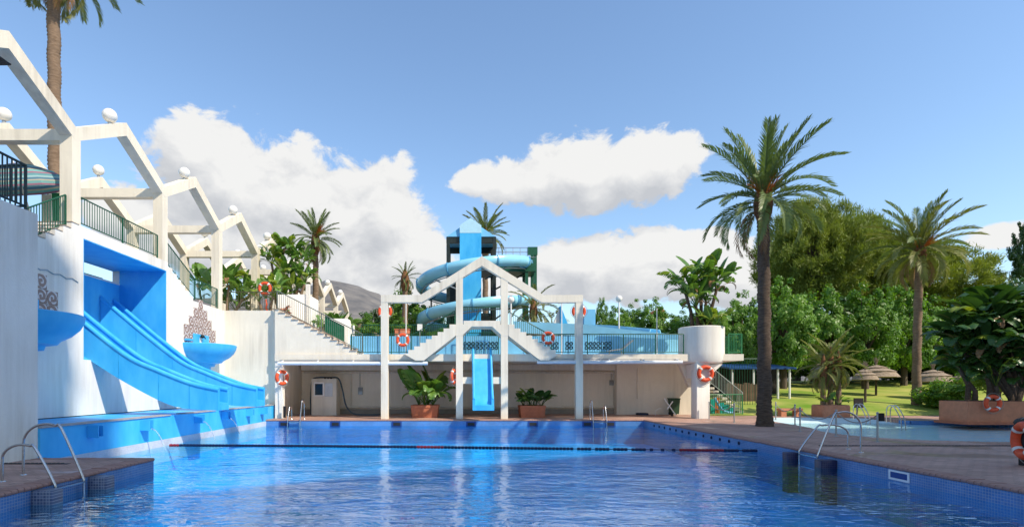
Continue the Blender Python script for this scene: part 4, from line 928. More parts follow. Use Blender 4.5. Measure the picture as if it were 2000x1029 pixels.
# ------------------------------------------------------------------ rope posts beside the shallow pool
rp_pts = [(11.9, 15.3), (11.9, 17.0), (11.95, 18.9), (11.9, 23.4), (12.0, 26.0)]
nmz = ['nearest, with a dark handset on top', 'second from the right', 'beside the palm trunk', 'just left of the palm trunk', 'by the white pillar']
posts = []
for (x, y), nm in zip(rp_pts + [(13.7, 22.0), (14.9, 25.4)], nmz + ['right of the palm trunk at the shallow pool', 'behind the palm trunk at the shallow pool']):
    t = thing('rope_post', 'slim steel rope post on the deck, ' + nm, 'post', (x, y, 0), 'rope posts')
    m = MB(); m.tube([(x, y, 0), (x, y, .82)], .026, 8); m.build('shaft', GALV, t); m = MB(); m.lathe([(.07, 0), (.07, .012), (.03, .02)], 12, (x, y, 0)); m.build('foot', GALV, t)
    m = MB(); m.sphere((x, y, .83), .036, 8, 6); m.build('cap', GALV, t)
    if 'handset' in nm: m = MB(); m.box((x + .03, y - .03, .60), (x + .18, y + .03, .83)); m.build('handset', BLACK, t)
def rope(a, b, label, sag=.28):
    a, b = Vector((*a, .78)), Vector((*b, .78)); pts = [a.lerp(b, i / 14) - Vector((0, 0, 4 * sag * (i / 14) * (1 - i / 14))) for i in range(15)]
    tag(MB().tube(pts, .017, 6).build('barrier_rope', ROPE), label, 'rope', 'barrier ropes')
rope(rp_pts[0], rp_pts[1], 'grey barrier rope between the two nearest posts'); rope(rp_pts[1], rp_pts[2], 'grey barrier rope sagging towards the palm trunk'); rope(rp_pts[3], rp_pts[4], 'grey barrier rope between the palm and the white pillar'); rope((13.7, 22.0), (14.9, 25.4), 'grey barrier rope beside the shallow pool behind the palm')
# deck drains
for a, b, lab in (((XR + .9, 14.3), (18, 14.2), 'dark slotted drain across the right deck'), ((-9.5, 11.0), (-8.15, 11.05), 'dark slotted drain across the left deck')):
    t = thing('deck_drain', lab, 'drain', ((a[0] + b[0]) / 2, (a[1] + b[1]) / 2, 0))
    m = MB(); m.box((a[0], a[1] - .06, .002), (b[0], a[1] + .06, .006)); m.build('slot', BLACK, t)
    m = MB(); n = int((b[0] - a[0]) / .09)
    for i in range(n): m.box((a[0] + .09 * i, a[1] - .065, .004), (a[0] + .09 * i + .035, a[1] + .065, .018))
    o = m.build('grate_bars', mat('grate_grey', (.08, .07, .065), rough=.7), t); o['kind'] = 'stuff'
# shallow-pool handrails
for px_, d in ((1685, 25.0), (1753, 23.0)):
    t = thing('shallow_ladder', 'pale bent handrail in the shallow pool, %s' % ('left one' if px_ < 1700 else 'right one'), 'ladder', (PX(px_, d), d, -.3), 'handrails of the shallow pool')
    for s_ in (0, .35):
        x = PX(px_, d) + s_ * .5; m = MB(); m.tube(bez3([(x, d + .6, 0), (x, d + .6, .55), (x, d + .45, .75), (x, d + .2, .7), (x + .12, d, .2), (x + .14, d - .05, -.3)]), .02, 8); m.build('rail', STEEL, t)
# black info board on the lawn edge
t = thing('info_board', 'small dark board on a post at the edge of the lawn', 'board', (PX(1676, 28.6), 28.6, 0))
m = MB(); m.box((PX(1668, 28.6), 28.58, PZ(796, 28.6)), (PX(1686, 28.6), 28.64, PZ(777, 28.6))); m.build('panel', BLACK, t); m = MB(); m.beam((PX(1674, 28.6), 28.62, 0), (PX(1675, 28.6), 28.62, .6), .06, .06); m.build('post', BLACK, t)
# ------------------------------------------------------------------ vegetation: meshes shared by leaves
def np_mesh(name, V, Fq, material, smooth=False):
    V = np.asarray(V, np.float32); Fq = np.asarray(Fq, np.int32); k = Fq.shape[1]
    me = bpy.data.meshes.new(name); me.vertices.add(len(V)); me.vertices.foreach_set('co', V.ravel())
    me.loops.add(Fq.size); me.loops.foreach_set('vertex_index', Fq.ravel()); me.polygons.add(len(Fq))
    me.polygons.foreach_set('loop_start', np.arange(0, Fq.size, k, dtype=np.int32)); me.update(calc_edges=True); me.materials.append(material)
    if smooth: me.shade_smooth()
    return me
def obj_of(name, me, parent, loc=(0, 0, 0), rot=(0, 0, 0), scale=(1, 1, 1)):
    o = bpy.data.objects.new(name, me); COL.objects.link(o); o.parent = parent; o.location = loc; o.rotation_euler = rot; o.scale = scale; return o

def frond_mesh(name, droop, material, seed, n=50, lw=.016, ll=.185, start=.12, hang=.22):
    """unit-length feather leaf from the origin along +x, bending down by droop radians"""
    rnd = random.Random(seed); P = []; p = Vector((0, 0, 0)); seg = 24; a = 0.0
    for i in range(seg + 1):
        P.append(p.copy()); a = -droop * ((i + 1) / seg) ** 1.35; p = p + Vector((math.cos(a), 0, math.sin(a))) / seg
    def at(t):
        f = t * seg; i = min(int(f), seg - 1); return P[i].lerp(P[i + 1], f - i), (P[i + 1] - P[i]).normalized()
    V, Q = [], []
    for i in range(seg):                             # midrib
        for (q, t_) in ((P[i], i / seg), (P[i + 1], (i + 1) / seg)):
            r = .014 * (1 - .85 * t_) ; V += [q + Vector((0, -r, 0)), q + Vector((0, r, 0)), q + Vector((0, 0, r * 1.2))]
        b = len(V) - 6; Q += [(b, b + 3, b + 5, b + 2), (b + 1, b + 2, b + 5, b + 4), (b, b + 1, b + 4, b + 3)]
    for sgn in (-1, 1):
        for k in range(n):
            t = start + (1 - start) * (k + rnd.uniform(-.3, .3)) / n; t = min(max(t, start), .995)
            q, tg = at(t); L_ = ll * (math.sin(math.pi * min(1, .18 + .74 * t)) ** .7) * rnd.uniform(.8, 1.12)
            up = Vector((-tg.z, 0, tg.x)); fw = .95 + .5 * t + rnd.uniform(-.12, .12)
            d = (tg * fw + Vector((0, sgn, 0)) * (1.05 - .35 * t) + up * rnd.uniform(.25, .85)).normalized()
            mid = q + d * L_ * .55; tip = q + d * L_ + Vector((0, 0, -hang * L_ * rnd.uniform(.6, 1.6)))
            wv = tg.cross(d).cross(d).normalized() * lw * .5
            b = len(V); V += [q - wv * .5, q + wv * .5, mid + wv, mid - wv, tip + wv * .15, tip - wv * .15]; Q += [(b, b + 1, b + 2, b + 3), (b + 3, b + 2, b + 4, b + 5)]
    return np_mesh(name, [tuple(v) for v in V], Q, material)
FR = [frond_mesh('frond', dr, FROND, i) for i, dr in enumerate((.3, .6, .95, 1.35, 1.75))]
FRY = [frond_mesh('frond', dr, FRONDY, 10 + i) for i, dr in enumerate((.4, .8, 1.3, 1.9))]
FRD = frond_mesh('frond', 1.5, DEADLEAF, 30, n=30, ll=.18)

def trunk_mesh(h, r0, r1, seed, lean=(0, 0), flare=1.25, ring=.16, n=14):
    rnd = random.Random(seed); rings = []; z = 0; N = int(h / ring)
    for i in range(N + 1):
        t = i / N; r = r0 + (r1 - r0) * t; r *= 1 + (flare - 1) * math.exp(-t * h / .6)
        cx = lean[0] * t * t + .02 * math.sin(i * .7 + seed); cy = lean[1] * t * t
        for dz, k in ((0, 1.06), (ring * .55, .94)):
            rings.append([(cx + r * k * (1 + rnd.uniform(-.06, .06)) * math.cos(2 * math.pi * q / n), cy + r * k * (1 + rnd.uniform(-.06, .06)) * math.sin(2 * math.pi * q / n), z + dz) for q in range(n)])
        z += ring
    return MB().loft(rings)
def date_palm(label, base, h, r0, r1, L, nf, seed, bark, fr=None, lean=(0, 0), up=1.25, low=-.75, dead=5, group='date palms', fruit=True, spread=1.0):
    rnd = random.Random(seed); fr = fr or FR
    t = thing('palm_tree', label, 'palm tree', base, group)
    m = trunk_mesh(h, r0, r1, seed, lean); m.v = [tuple(Vector(v) + Vector(base)) for v in m.v]; m.build('trunk', bark, t, smooth=60)
    top = Vector((lean[0], lean[1], h))
    m = MB(); m.lathe([(r1 * 1.0, -.5), (r1 * 1.55, -.15), (r1 * 1.75, .25), (r1 * 1.35, .7), (r1 * .6, 1.1), (.02, 1.25)], 16, tuple(Vector(base) + top))
    boss = m.build('crown_boss', mat('leaf_base_brown', (.09, .045, .022), rough=.95, color2=(.24, .11, .045), vscale=6, bump=1.0, bscale=9), t)
    for i in range(nf):
        u = (i + .5) / nf; el = up + (low - up) * u ** .85 + rnd.uniform(-.12, .12); az = i * 2.39996 + rnd.uniform(-.15, .15)
        k = min(len(fr) - 1, int(u * len(fr) * .98 + rnd.uniform(-.3, .5))); k = max(0, k)
        l_ = L * spread * rnd.uniform(.85, 1.08) * (1.14 - .28 * u)
        obj_of('frond', fr[k], t, top + Vector((math.cos(az), math.sin(az), 0)) * r1 * .8 + Vector((0, 0, .75 * (1 - u) + .1)), (rnd.uniform(-.35, .35), -el, az), (l_, l_, l_))
    for i in range(dead):
        az = rnd.uniform(0, 6.28); l_ = L * rnd.uniform(.55, .8)
        obj_of('dry_frond', FRD, t, top + Vector((math.cos(az), math.sin(az), 0)) * r1 * 1.1, (0, rnd.uniform(.5, 1.0), az), (l_,) * 3)
    if fruit:
        for i in range(5):
            az = -1.57 + rnd.uniform(-1.2, 1.2); b = Vector(base) + top + Vector((math.cos(az) * r1, math.sin(az) * r1, .55)); m = MB()
            for q in range(7):
                e = b + Vector((math.cos(az) * rnd.uniform(.4, .8), math.sin(az) * rnd.uniform(.4, .8) , rnd.uniform(.1, .75))) + Vector((rnd.uniform(-.2, .2), 0, 0)); m.tube([b, b.lerp(e, .6) + Vector((0, 0, .12)), e], [.02, .014, .006], 4)
            m.build('fruit_stalk', ORANGEF, t)
    return t

# paddle leaves (bird of paradise)
def paddle_mesh(name, material, seed, arch=1.0, blade=.58, width=.15, split=.0, n=12):
    """unit-length leaf: stalk then blade, leaving the origin along +z and arching towards +x"""
    rnd = random.Random(seed); P = []; p = Vector((0, 0, 0)); seg = 22
    for i in range(seg + 1):
        P.append(p.copy()); t = (i + 1) / seg; a = .12 + arch * t ** 2.2; p = p + Vector((math.sin(a), 0, math.cos(a))) / seg
    V, Q = [], []; nb = int(seg * (1 - blade))
    for i in range(seg):
        for q, t_ in ((P[i], i / seg), (P[i + 1], (i + 1) / seg)):
            r = .016 * (1 - .8 * t_); V += [q + Vector((0, -r, 0)), q + Vector((0, r, 0)), q + Vector((-r, 0, r * .4))]
        b = len(V) - 6; Q += [(b, b + 3, b + 5, b + 2), (b + 1, b + 2, b + 5, b + 4), (b, b + 1, b + 4, b + 3)]
    for sgn in (-1, 1):
        prev = None; droop = rnd.uniform(-.1, .25)
        for i in range(nb, seg + 1):
            t = (i - nb) / (seg - nb); w = width * (math.sin(math.pi * min(1, (t * .92 + .05))) ** .55) * rnd.uniform(.92, 1.06)
            tg = (P[min(i + 1, seg)] - P[max(i - 1, 0)]).normalized(); nn = Vector((-tg.z, 0, tg.x))
            e1 = P[i] + Vector((0, sgn * w * .55, 0)) + nn * w * .28 ; e2 = P[i] + Vector((0, sgn * w, 0)) + nn * w * (.22 - droop * .6) + tg * .012
            cur = (P[i], e1, e2)
            if prev is not None:
                gap = rnd.random() < split
                b = len(V); c2 = cur[2] if not gap else cur[2].lerp(prev[2], .55) + nn * -.02; c1 = cur[1] if not gap else cur[1].lerp(prev[1], .3)
                V += [prev[0], prev[1], prev[2], cur[0], c1, c2]; Q += [(b, b + 3, b + 4, b + 1), (b + 1, b + 4, b + 5, b + 2)]
            prev = cur
    return np_mesh(name, [tuple(v) for v in V], Q, material, True)
PAD = [paddle_mesh('leaf', PADDLE, i, a, split=s) for i, (a, s) in enumerate(((.35, 0), (.8, .1), (1.3, .2), (1.9, .35), (2.4, .45)))]
PADY = [paddle_mesh('leaf', PADDLEY, 20 + i, a, split=s) for i, (a, s) in enumerate(((.5, .1), (1.2, .3), (2.0, .5)))]
PADK = [paddle_mesh('leaf', LEAFDK, 40 + i, a, split=s, width=.17) for i, (a, s) in enumerate(((.5, 0), (1.1, .1), (1.7, .15), (2.3, .2)))]
PADD = paddle_mesh('leaf', DEADLEAF, 60, 2.7, split=.7, width=.09)
def paddle_clump(label, base, stems, L, per, seed, sets=None, yellow=.15, dead=0, group='bird of paradise plants', spread=1.0, cat='plant', name='strelitzia_plant', tilt=1.0, bark=None, foot=.55):
    """stems: list of (dx, dy, height); a fan of paddle leaves on top of each"""
    rnd = random.Random(seed); sets = sets or PAD; t = thing(name, label, cat, base, group)
    for (dx, dy, h) in stems:
        topp = Vector((dx, dy, h)); fan = rnd.uniform(0, 3.14)
        if h > .15:
            m = MB(); b = Vector(base); m.tube([b + Vector((dx * foot, dy * foot, 0)), b + Vector((dx * (foot * .55 + .35), dy * (foot * .55 + .35), h * .5)), b + topp], [.11, .09, .07], 8); m.build('stem', bark or BARKL, t)
        for i in range(per):
            u = (i + .5) / per; az = (fan if rnd.random() < .6 else fan + 3.14) + rnd.gauss(0, .55) * spread if per < 12 else i * 2.4
            sel = PADY[rnd.randrange(3)] if rnd.random() < yellow else sets[min(len(sets) - 1, int(u * len(sets)))]
            l_ = L * rnd.uniform(.8, 1.12) * (1 - .2 * u)
            obj_of('leaf', sel, t, topp + Vector((0, 0, -.05 * u)), (rnd.uniform(-.5, .5) * tilt, rnd.uniform(.0, .35) + .25 * u, az), (l_,) * 3)
        for i in range(dead):
            l_ = L * rnd.uniform(.5, .75); obj_of('dry_leaf', PADD, t, topp + Vector((0, 0, -.15)), (rnd.uniform(-.3, .3), .5, rnd.uniform(0, 6.28)), (l_,) * 3)
    return t

# leafy crowns
def leaf_cloud(seed, nclump, per, leaf, shape=(1, 1, 1), csize=.22, inner=.35, up=.4, narrow=.55, droop=0):
    """unit crown: leaf quads in clumps spread through an ellipsoid shell"""
    rs = np.random.RandomState(seed); d = rs.normal(size=(nclump, 3)); d /= np.linalg.norm(d, axis=1)[:, None]
    r = (inner + (1 - inner) * rs.rand(nclump) ** .6)[:, None]; lump = 1 + .16 * np.sin(d[:, :1] * 5 + seed) + .14 * np.sin(d[:, 1:2] * 6 + 2) + .12 * np.sin(d[:, 2:] * 7 + 1)
    c = d * r * lump; c[:, 2] = np.where(c[:, 2] < -.5, -.5 + (c[:, 2] + .5) * .3, c[:, 2])
    cs = csize * rs.uniform(.6, 1.3, size=(nclump, 1))
    q = rs.normal(size=(nclump, per, 3)); q /= np.linalg.norm(q, axis=2)[..., None]; q = q * rs.rand(nclump, per, 1) ** .4
    P = (c[:, None, :] + q * cs[:, None, :] * np.array([1, 1, .75])).reshape(-1, 3); n = len(P)
    out = q.reshape(-1, 3) * .8 + (c / (np.linalg.norm(c, axis=1)[:, None] + 1e-6)).repeat(per, 0) * .5 + np.array([0, 0, up]) + rs.normal(size=(n, 3)) * .45
    out /= np.linalg.norm(out, axis=1)[:, None]; a = np.cross(out, rs.normal(size=(n, 3))); a /= np.linalg.norm(a, axis=1)[:, None]; b = np.cross(out, a)
    s = leaf * rs.uniform(.6, 1.3, size=(n, 1)); a *= s; b *= s * narrow
    if droop: a[:, 2] -= np.abs(s[:, 0]) * droop
    P *= np.array(shape); V = np.stack([P - a, P + b * .9 - a * .1, P + a, P - b * .9 - a * .1], 1).reshape(-1, 3)
    return V, np.arange(n * 4).reshape(-1, 4), c * np.array(shape)
def crown_mesh(name, material, *a, **k):
    V, Q, c = leaf_cloud(*a, **k); me = np_mesh(name, V, Q, material); return me, c
def needle_cloud(seed, nclump, per, leaf, shape):
    """tufts of needles pointing up and out"""
    rs = np.random.RandomState(seed); d = rs.normal(size=(nclump, 3)); d /= np.linalg.norm(d, axis=1)[:, None]
    lump = 1 + .15 * np.sin(d[:, :1] * 4 + seed) + .15 * np.sin(d[:, 2:] * 6 + 1)
    c = d * (.35 + .65 * rs.rand(nclump, 1) ** .55) * lump; c[:, 2] = np.where(c[:, 2] < -.45, -.45 + (c[:, 2] + .45) * .35, c[:, 2])
    c = c * np.array(shape); base = c.repeat(per, 0) + rs.normal(size=(nclump * per, 3)) * leaf * 1.15
    dirv = rs.normal(size=base.shape) * .6 + (c / (np.linalg.norm(c, axis=1)[:, None] + 1e-6)).repeat(per, 0) * .5 + np.array([0, 0, .75]); dirv /= np.linalg.norm(dirv, axis=1)[:, None]
    w = np.cross(dirv, rs.normal(size=base.shape)); w /= np.linalg.norm(w, axis=1)[:, None]; L_ = leaf * rs.uniform(.7, 1.5, size=(len(base), 1))
    V = np.stack([base - w * L_ * .16, base + w * L_ * .16, base + dirv * L_ * 1.5], 1).reshape(-1, 3)
    return V, np.arange(len(V)).reshape(-1, 3), c
def tree(label, base, h, rx, rz, crown, cl, seed, group, cat='tree', name='broadleaf_tree', tr=.22, ry=None, bark=None, cz=None, crown_name='crown', rot=None):
    """crown: unit mesh scaled to rx, rz with its centre at height cz"""
    rnd = random.Random(seed); t = thing(name, label, cat, base, group); b = Vector(base); cz = cz if cz is not None else h - rz * .95
    ry = ry or rx; rot = rnd.uniform(0, 6.28) if rot is None else rot
    m = MB(); m.tube([b + Vector((0, 0, -.1)), b + Vector((rnd.uniform(-.2, .2), 0, cz * .4)), b + Vector((rnd.uniform(-.3, .3), rnd.uniform(-.2, .2), cz)), b + Vector((0, 0, cz + rz * .5))], [tr * 1.2, tr, tr * .7, tr * .2], 9)
    cs, sn = math.cos(rot), math.sin(rot)
    for q in range(7):
        e = cl[rnd.randrange(len(cl))]; e = Vector((e[0] * cs - e[1] * sn, e[0] * sn + e[1] * cs, e[2])); e = b + Vector((e.x * rx, e.y * ry, cz + e.z * rz)); s0 = b + Vector((0, 0, cz * rnd.uniform(.55, .95)))
        m.tube([s0, s0.lerp(e, .5) + Vector((0, 0, .2)), e], [tr * .5, tr * .3, tr * .08], 6)
    m.build('trunk', bark or WOOD, t)
    obj_of(crown_name, crown, t, (0, 0, cz), (0, 0, rot), (rx, ry, rz)); return t
CR_BR = [crown_mesh('crown', LEAFBR, s, 210, 75, .046, up=.5, csize=.165, inner=.45) for s in (1, 2)]
CR_MD = [crown_mesh('crown', LEAFMID, s, 210, 75, .044, up=.4, csize=.16, inner=.45) for s in (3, 4)]
CR_DK = [crown_mesh('crown', LEAFDK, s, 130, 90, .055, up=.3) for s in (5,)]
CR_BUSH = [crown_mesh('crown', LEAFMID, s, 70, 60, .085, csize=.3, inner=.2) for s in (6,)]
CR_BUSHB = [crown_mesh('crown', LEAFBR, s, 70, 60, .085, csize=.3, inner=.2) for s in (7,)]
CR_OLIVE = [crown_mesh('crown', FRONDY, s, 90, 90, .045, csize=.2) for s in (8,)]
def pine_mesh(s): V, Q, c = needle_cloud(s, 620, 150, .042, (1, 1, 1)); return np_mesh('crown', V, Q, PINE), c
CR_PINE = [pine_mesh(11), pine_mesh(12)]
# ------------------------------------------------------------------ palms
date_palm('tall dark date palm rising from the deck beside the shallow pool', (PX(1493, 21.3), 21.3, 0), 8.65, .265, .205, 2.65, 42, 1, BARK, lean=(-.05, 0), up=1.5, low=-.28, dead=3)
date_palm('date palm with brown leaf bases on the lawn at the right', (PX(1790, 33.0), 33, 0.25), 9.3, .245, .20, 3.0, 42, 2, BARKL, fr=[FR[1], FRY[1], FR[2], FRY[2], FRY[3]], lean=(.2, 0), up=1.42, low=-.3, dead=6)
date_palm('very tall date palm trunk rising out of the picture at the upper left', (PX(108, 22.5), 22.5, 5.0), 14.3, .25, .23, 2.9, 36, 3, BARKL, fr=[FR[1], FR[2], FR[3], FRY[3]], lean=(-.1, 0), dead=4, fruit=False, up=1.2)
date_palm('young date palm growing behind the paddle-leaved plants on the landing', (PX(612, 33), 33.5, 5.42), PZ(478, 33) - 5.42, .20, .17, 1.55, 38, 4, BARKL, dead=4, up=1.45, low=-.6)
date_palm('date palm standing behind the blue slide tower', (PX(948, 56), 56, 4.2), PZ(466, 56) - 4.2, .32, .27, 2.75, 44, 5, BARKL, fr=[FRY[0], FR[1], FRY[1], FRY[2]], dead=4, fruit=False)
date_palm('small fan-headed palm left of the spiral flume', (PX(791, 40), 40, 4.2), PZ(556, 40) - 4.2, .22, .2, 1.0, 26, 6, BARKL, dead=3, fruit=False)
date_palm('drooping palm beside the green tower legs', (PX(1042, 39), 39, 4.2), 2.6, .2, .18, 2.0, 24, 7, BARKL, fr=[FRY[1], FRY[2], FRY[3]], dead=3, fruit=False)
# ------------------------------------------------------------------ planters and paddle plants
def square_planter(label, cx_, cy_, w_, h_, m_=None):
    t = thing('square_planter', label, 'planter', (cx_, cy_, 0), 'terracotta planters'); m = MB()
    a, b = w_ / 2, w_ / 2 - .05
    def sq(s_, z): return [(cx_ - s_, cy_ - s_, z), (cx_ + s_, cy_ - s_, z), (cx_ + s_, cy_ + s_, z), (cx_ - s_, cy_ + s_, z)]
    m.loft([sq(a * .94, .002), sq(a, h_ * .8), sq(a * 1.03, h_ * .8), sq(a * 1.03, h_), sq(b, h_), sq(b, h_ - .1)]); m.build('tub', m_ or TERRA, t)
    m = MB(); m.add(sq(b * .99, h_ - .08), [(0, 1, 2, 3)]); m.build('soil', MATS['potting_soil'], t)
gp2 = 27.6
square_planter('square terracotta planter under the tall plant left of the small slide', PX(831, gp2), gp2, 1.36, PZ(790, gp2))
paddle_clump('tall green plant with broad drooping leaves in the gallery left of the small slide', (PX(831, gp2), gp2, PZ(790, gp2) - .08), [(-.35, 0, .1), (.1, .1, .1), (.4, -.1, .1), (0, -.3, .05)], 2.2, 10, 11, yellow=.12, spread=1.6)
square_planter('octagonal orange planter under the low plant right of the small slide', PX(1038, gp2), gp2, 1.26, PZ(791, gp2))
paddle_clump('low bushy plant with dark pointed leaves in the gallery right of the small slide', (PX(1040, gp2), gp2, PZ(791, gp2) - .08), [(-.45, 0, .02), (.0, .1, .02), (.45, 0, .02), (.1, -.3, .02), (-.2, -.35, .02)], 1.2, 9, 12, sets=PADK[:3] + [PAD[2]], yellow=.12, spread=2)
paddle_clump('tall paddle-leaved plant growing in the big round white tub', (12.12, 27.15, 4.45), [(-.75, .1, 1.9), (.05, .1, 2.4), (.8, 0, 2.1), (-.35, -.2, 1.2), (.35, .2, 1.5)], 1.9, 14, 13, dead=3, yellow=.18, bark=BARK)
paddle_clump('low yellow-green shoots filling the round white tub', (12.3, 26.9, 4.45), [(.3, -.2, .05), (-.2, -.3, .05), (.5, .2, .05)], 1.45, 9, 14, yellow=.5, spread=2)
for (px_, d, stems, L_, per, sd_, lab, z_) in (
    (560, 32.0, [(-.9, 0, 3.5), (-.3, .2, 4.2), (.35, 0, 4.1), (.85, .1, 3.4), (0, -.3, 2.6), (.6, -.4, 1.7), (-.7, -.4, 1.8), (1.1, 0, 2.4), (-.2, -.5, 1.0)], 1.4, 18, 15, 'tallest clump of paddle-leaved plants on the landing beside the pergola end', TL),
    (520, 29.8, [(-.4, 0, .9), (.3, .2, 1.2)], 1.7, 12, 16, 'paddle-leaved plant behind the landing railing at the last near pergola column', TL),
    (440, 30.5, [(-.6, 0, 1.5), (.2, 0, 1.9), (.9, .2, 1.2)], 1.9, 12, 17, 'paddle-leaved plant behind the third pergola column', TL),
    (405, 33, [(-.5, 0, 2.2), (.5, 0, 1.5)], 1.9, 12, 18, 'paddle-leaved plant seen between the second and third pergola columns', TL),
    (480, 33, [(-.6, 0, .8), (.4, 0, 1.6)], 1.9, 12, 28, 'paddle-leaved plant seen between the third and fourth pergola columns', TL),
    (655, 29.8, [(-.5, 0, .05), (.1, 0, .1), (.5, 0, .05), (0, .4, .2)], 1.3, 13, 19, 'rounded paddle-leaved bush in the white box beside the descending stair', 4.55),
    (1375, 40, [(-.8, 0, .6), (.8, 0, .4)], 2.0, 9, 29, 'yellowish leafy plant behind the round tub', 3.0)):
    paddle_clump(lab, (PX(px_, d), d, z_), stems, L_, per, sd_, dead=2 if stems[0][2] > 1 else 0, yellow=.22, bark=BARKL, spread=2)
wb = thing('white_planter', 'white block planter on the landing under the tallest paddle plants', 'planter', (PX(577, 29), 29.4, 4.5)); m = MB(); m.cbox((PX(541, 29), 29.0, 3.2), (PX(603, 29), 31.0, PZ(575, 29)), .03); m.build('box', WHITE, wb); m = MB(); m.box((PX(602, 29) - .12, 28.94, 3.2), (PX(602, 29) + .06, 29.2, PZ(555, 29))); m.build('pillar', WHITE, wb)
wb = thing('white_planter', 'lower white block planter beside the descending stair', 'planter', (PX(661, 28.9), 29, 3.2)); m = MB(); m.cbox((PX(644, 28.7), 28.7, 3.2), (PX(679, 28.7), 30.6, PZ(622, 28.7)), .03); m.build('box', WHITE, wb); m = MB(); m.box((PX(645, 28.7), 28.9, 4.5), (PX(678, 28.7), 30.4, PZ(621.5, 28.7))); m.build('soil', MATS['potting_soil'], wb)
# potted palms on the edge of the lawn
cx_, cy_ = PX(1622, 28.2), 28.2
t = thing('round_planter', 'terracotta planter with short palms at the edge of the lawn', 'planter', (cx_, cy_, 0)); m = MB(); m.cbox((cx_ - .72, cy_ - .5, 0), (cx_ + .72, cy_ + .5, .62), .05); m.build('tub', TERRAL, t); m = MB(); m.box((cx_ - .66, cy_ - .44, .55), (cx_ + .66, cy_ + .44, .63)); m.build('soil', MATS['potting_soil'], t)
for k, (dx, h_) in enumerate(((-.45, 1.5), (.0, 1.9), (.5, 1.7))):
    date_palm('yellow-green short palm in the terracotta planter on the lawn edge, %s of three' % ('left', 'middle', 'right')[k], (cx_ + dx, cy_ + (k - 1) * .12, .55), h_, .13, .10, 1.35, 22, 40 + k, BARKL, fr=[FRY[0], FRY[1], FRY[2], FRY[3]], dead=4, group='short palms on the lawn edge', fruit=False)
paddle_clump('low leafy plant at the foot of the short palms in the terracotta planter', (cx_, cy_ - .2, .6), [(-.4, 0, .02), (.3, 0, .02)], .8, 8, 45, yellow=.4, spread=2)
# salmon planter with the big dark plant at the right edge
sp = thing('salmon_planter', 'long salmon planter wall behind the shallow pool at the right edge', 'planter', (PX(1940, 23.4), 23.6, 0))
xa, xb = PX(1882, 23.2), PX(1998, 23.2)
m = MB(); m.box((xa, 23.0, 0), (xb, 24.4, .95)); m.build('tub', TERRAL, sp); m = MB(); m.box((xa - .15, 22.85, -.05), (xb + .3, 24.5, .05)); m.build('plinth', TERRA, sp); m = MB(); m.box((xa + .08, 23.08, .93), (xb - .08, 24.3, .97)); m.build('soil', MATS['potting_soil'], sp)
paddle_clump('huge dark paddle-leaved plant hanging over the salmon planter at the right edge', (PX(1985, 23.5), 23.5, .93), [(-1.6, .1, 2.9), (-1.0, -.3, 3.4), (-.3, .2, 3.7), (.4, 0, 3.7), (-1.2, .3, 2.4), (-.5, -.3, 2.8), (.3, .2, 2.9), (-2.0, -.1, 2.6), (-1.5, -.4, 3.1), (-1.8, -.3, 1.9), (-1.2, -.5, 2.0), (-.6, -.4, 2.1), (0, -.4, 2.2), (-2.3, .1, 2.2), (.8, 0, 3.2), (1.0, -.3, 2.3)], 2.3, 14, 21, sets=PADK[1:], yellow=.06, bark=BARK, spread=2, dead=1, foot=.06)
paddle_clump('dark drooping leaves spilling over the back of the salmon planter under the huge plant', (PX(1965, 23.5), 23.6, .93), [(-1.6, 0, .9), (-1.0, -.2, 1.3), (-.4, .1, 1.1), (.2, -.2, 1.4), (.8, 0, 1.0), (-1.9, .1, 1.5), (.5, -.3, .6), (-.7, -.35, .7)], 1.75, 13, 22, sets=PADK[1:], yellow=.14, bark=BARK, spread=2, foot=.8)
# ------------------------------------------------------------------ thatched parasols on the lawn
def parasol(label, px_, d, py_top, py_eave, half, pole_lean=0, base_dz=0):
    x = PX(px_, d); z0 = lawn_z(x, d) + base_dz; zt, ze = PZ(py_top, d), PZ(py_eave, d); r = half * d / F
    t = thing('thatched_parasol', label, 'parasol', (x, d, z0), 'thatched parasols on the lawn')
    m = MB(); m.tube([(x, d, z0 - .1), (x, d, zt)], .07, 8); m.build('pole', WOOD, t)
    rnd = random.Random(int(px_)); n = 36
    def ringr(rr, z, j): return [(x + rr * (1 + rnd.uniform(-j, j)) * math.cos(2 * math.pi * k / n), d + rr * (1 + rnd.uniform(-j, j)) * math.sin(2 * math.pi * k / n), z + rnd.uniform(-j, j) * .5) for k in range(n)]
    h = zt - ze
    m = MB(); m.loft([ringr(r * .93, ze - .03, .01), ringr(r, ze, .03), ringr(r * .8, ze + h * .42, .02), ringr(r * .84, ze + h * .48, .03), ringr(r * .45, ze + h * .74, .02), ringr(r * .49, ze + h * .80, .03), ringr(r * .08, zt, .02)]); m.build('thatch', THATCH, t, smooth=25)
    m = MB()
    for k in range(40):
        a = rnd.uniform(0, 6.28); rr = rnd.uniform(.05, .22); m.tube([(x, d, zt - .1), (x + rr * .4 * math.cos(a), d + rr * .4 * math.sin(a), zt + .25), (x + rr * math.cos(a), d + rr * math.sin(a), zt + rnd.uniform(.3, .6))], [.03, .022, .006], 4)
    m.build('topknot', THATCH, t)
parasol('large thatched parasol on the lawn between the short palms and the lawn palm', 1711, 38, 713, 736, 38)
parasol('smaller thatched parasol in front of the large one on the lawn', 1690, 34, 722, 741, 22)
parasol('thatched parasol just right of the lawn palm trunk', 1822, 36, 722, 745, 34)
parasol('thatched parasol half hidden behind the short potted palms', 1608, 37, 705, 738, 26)
parasol('thatched parasol half hidden by the huge dark plant', 1885, 38, 728, 745, 24)
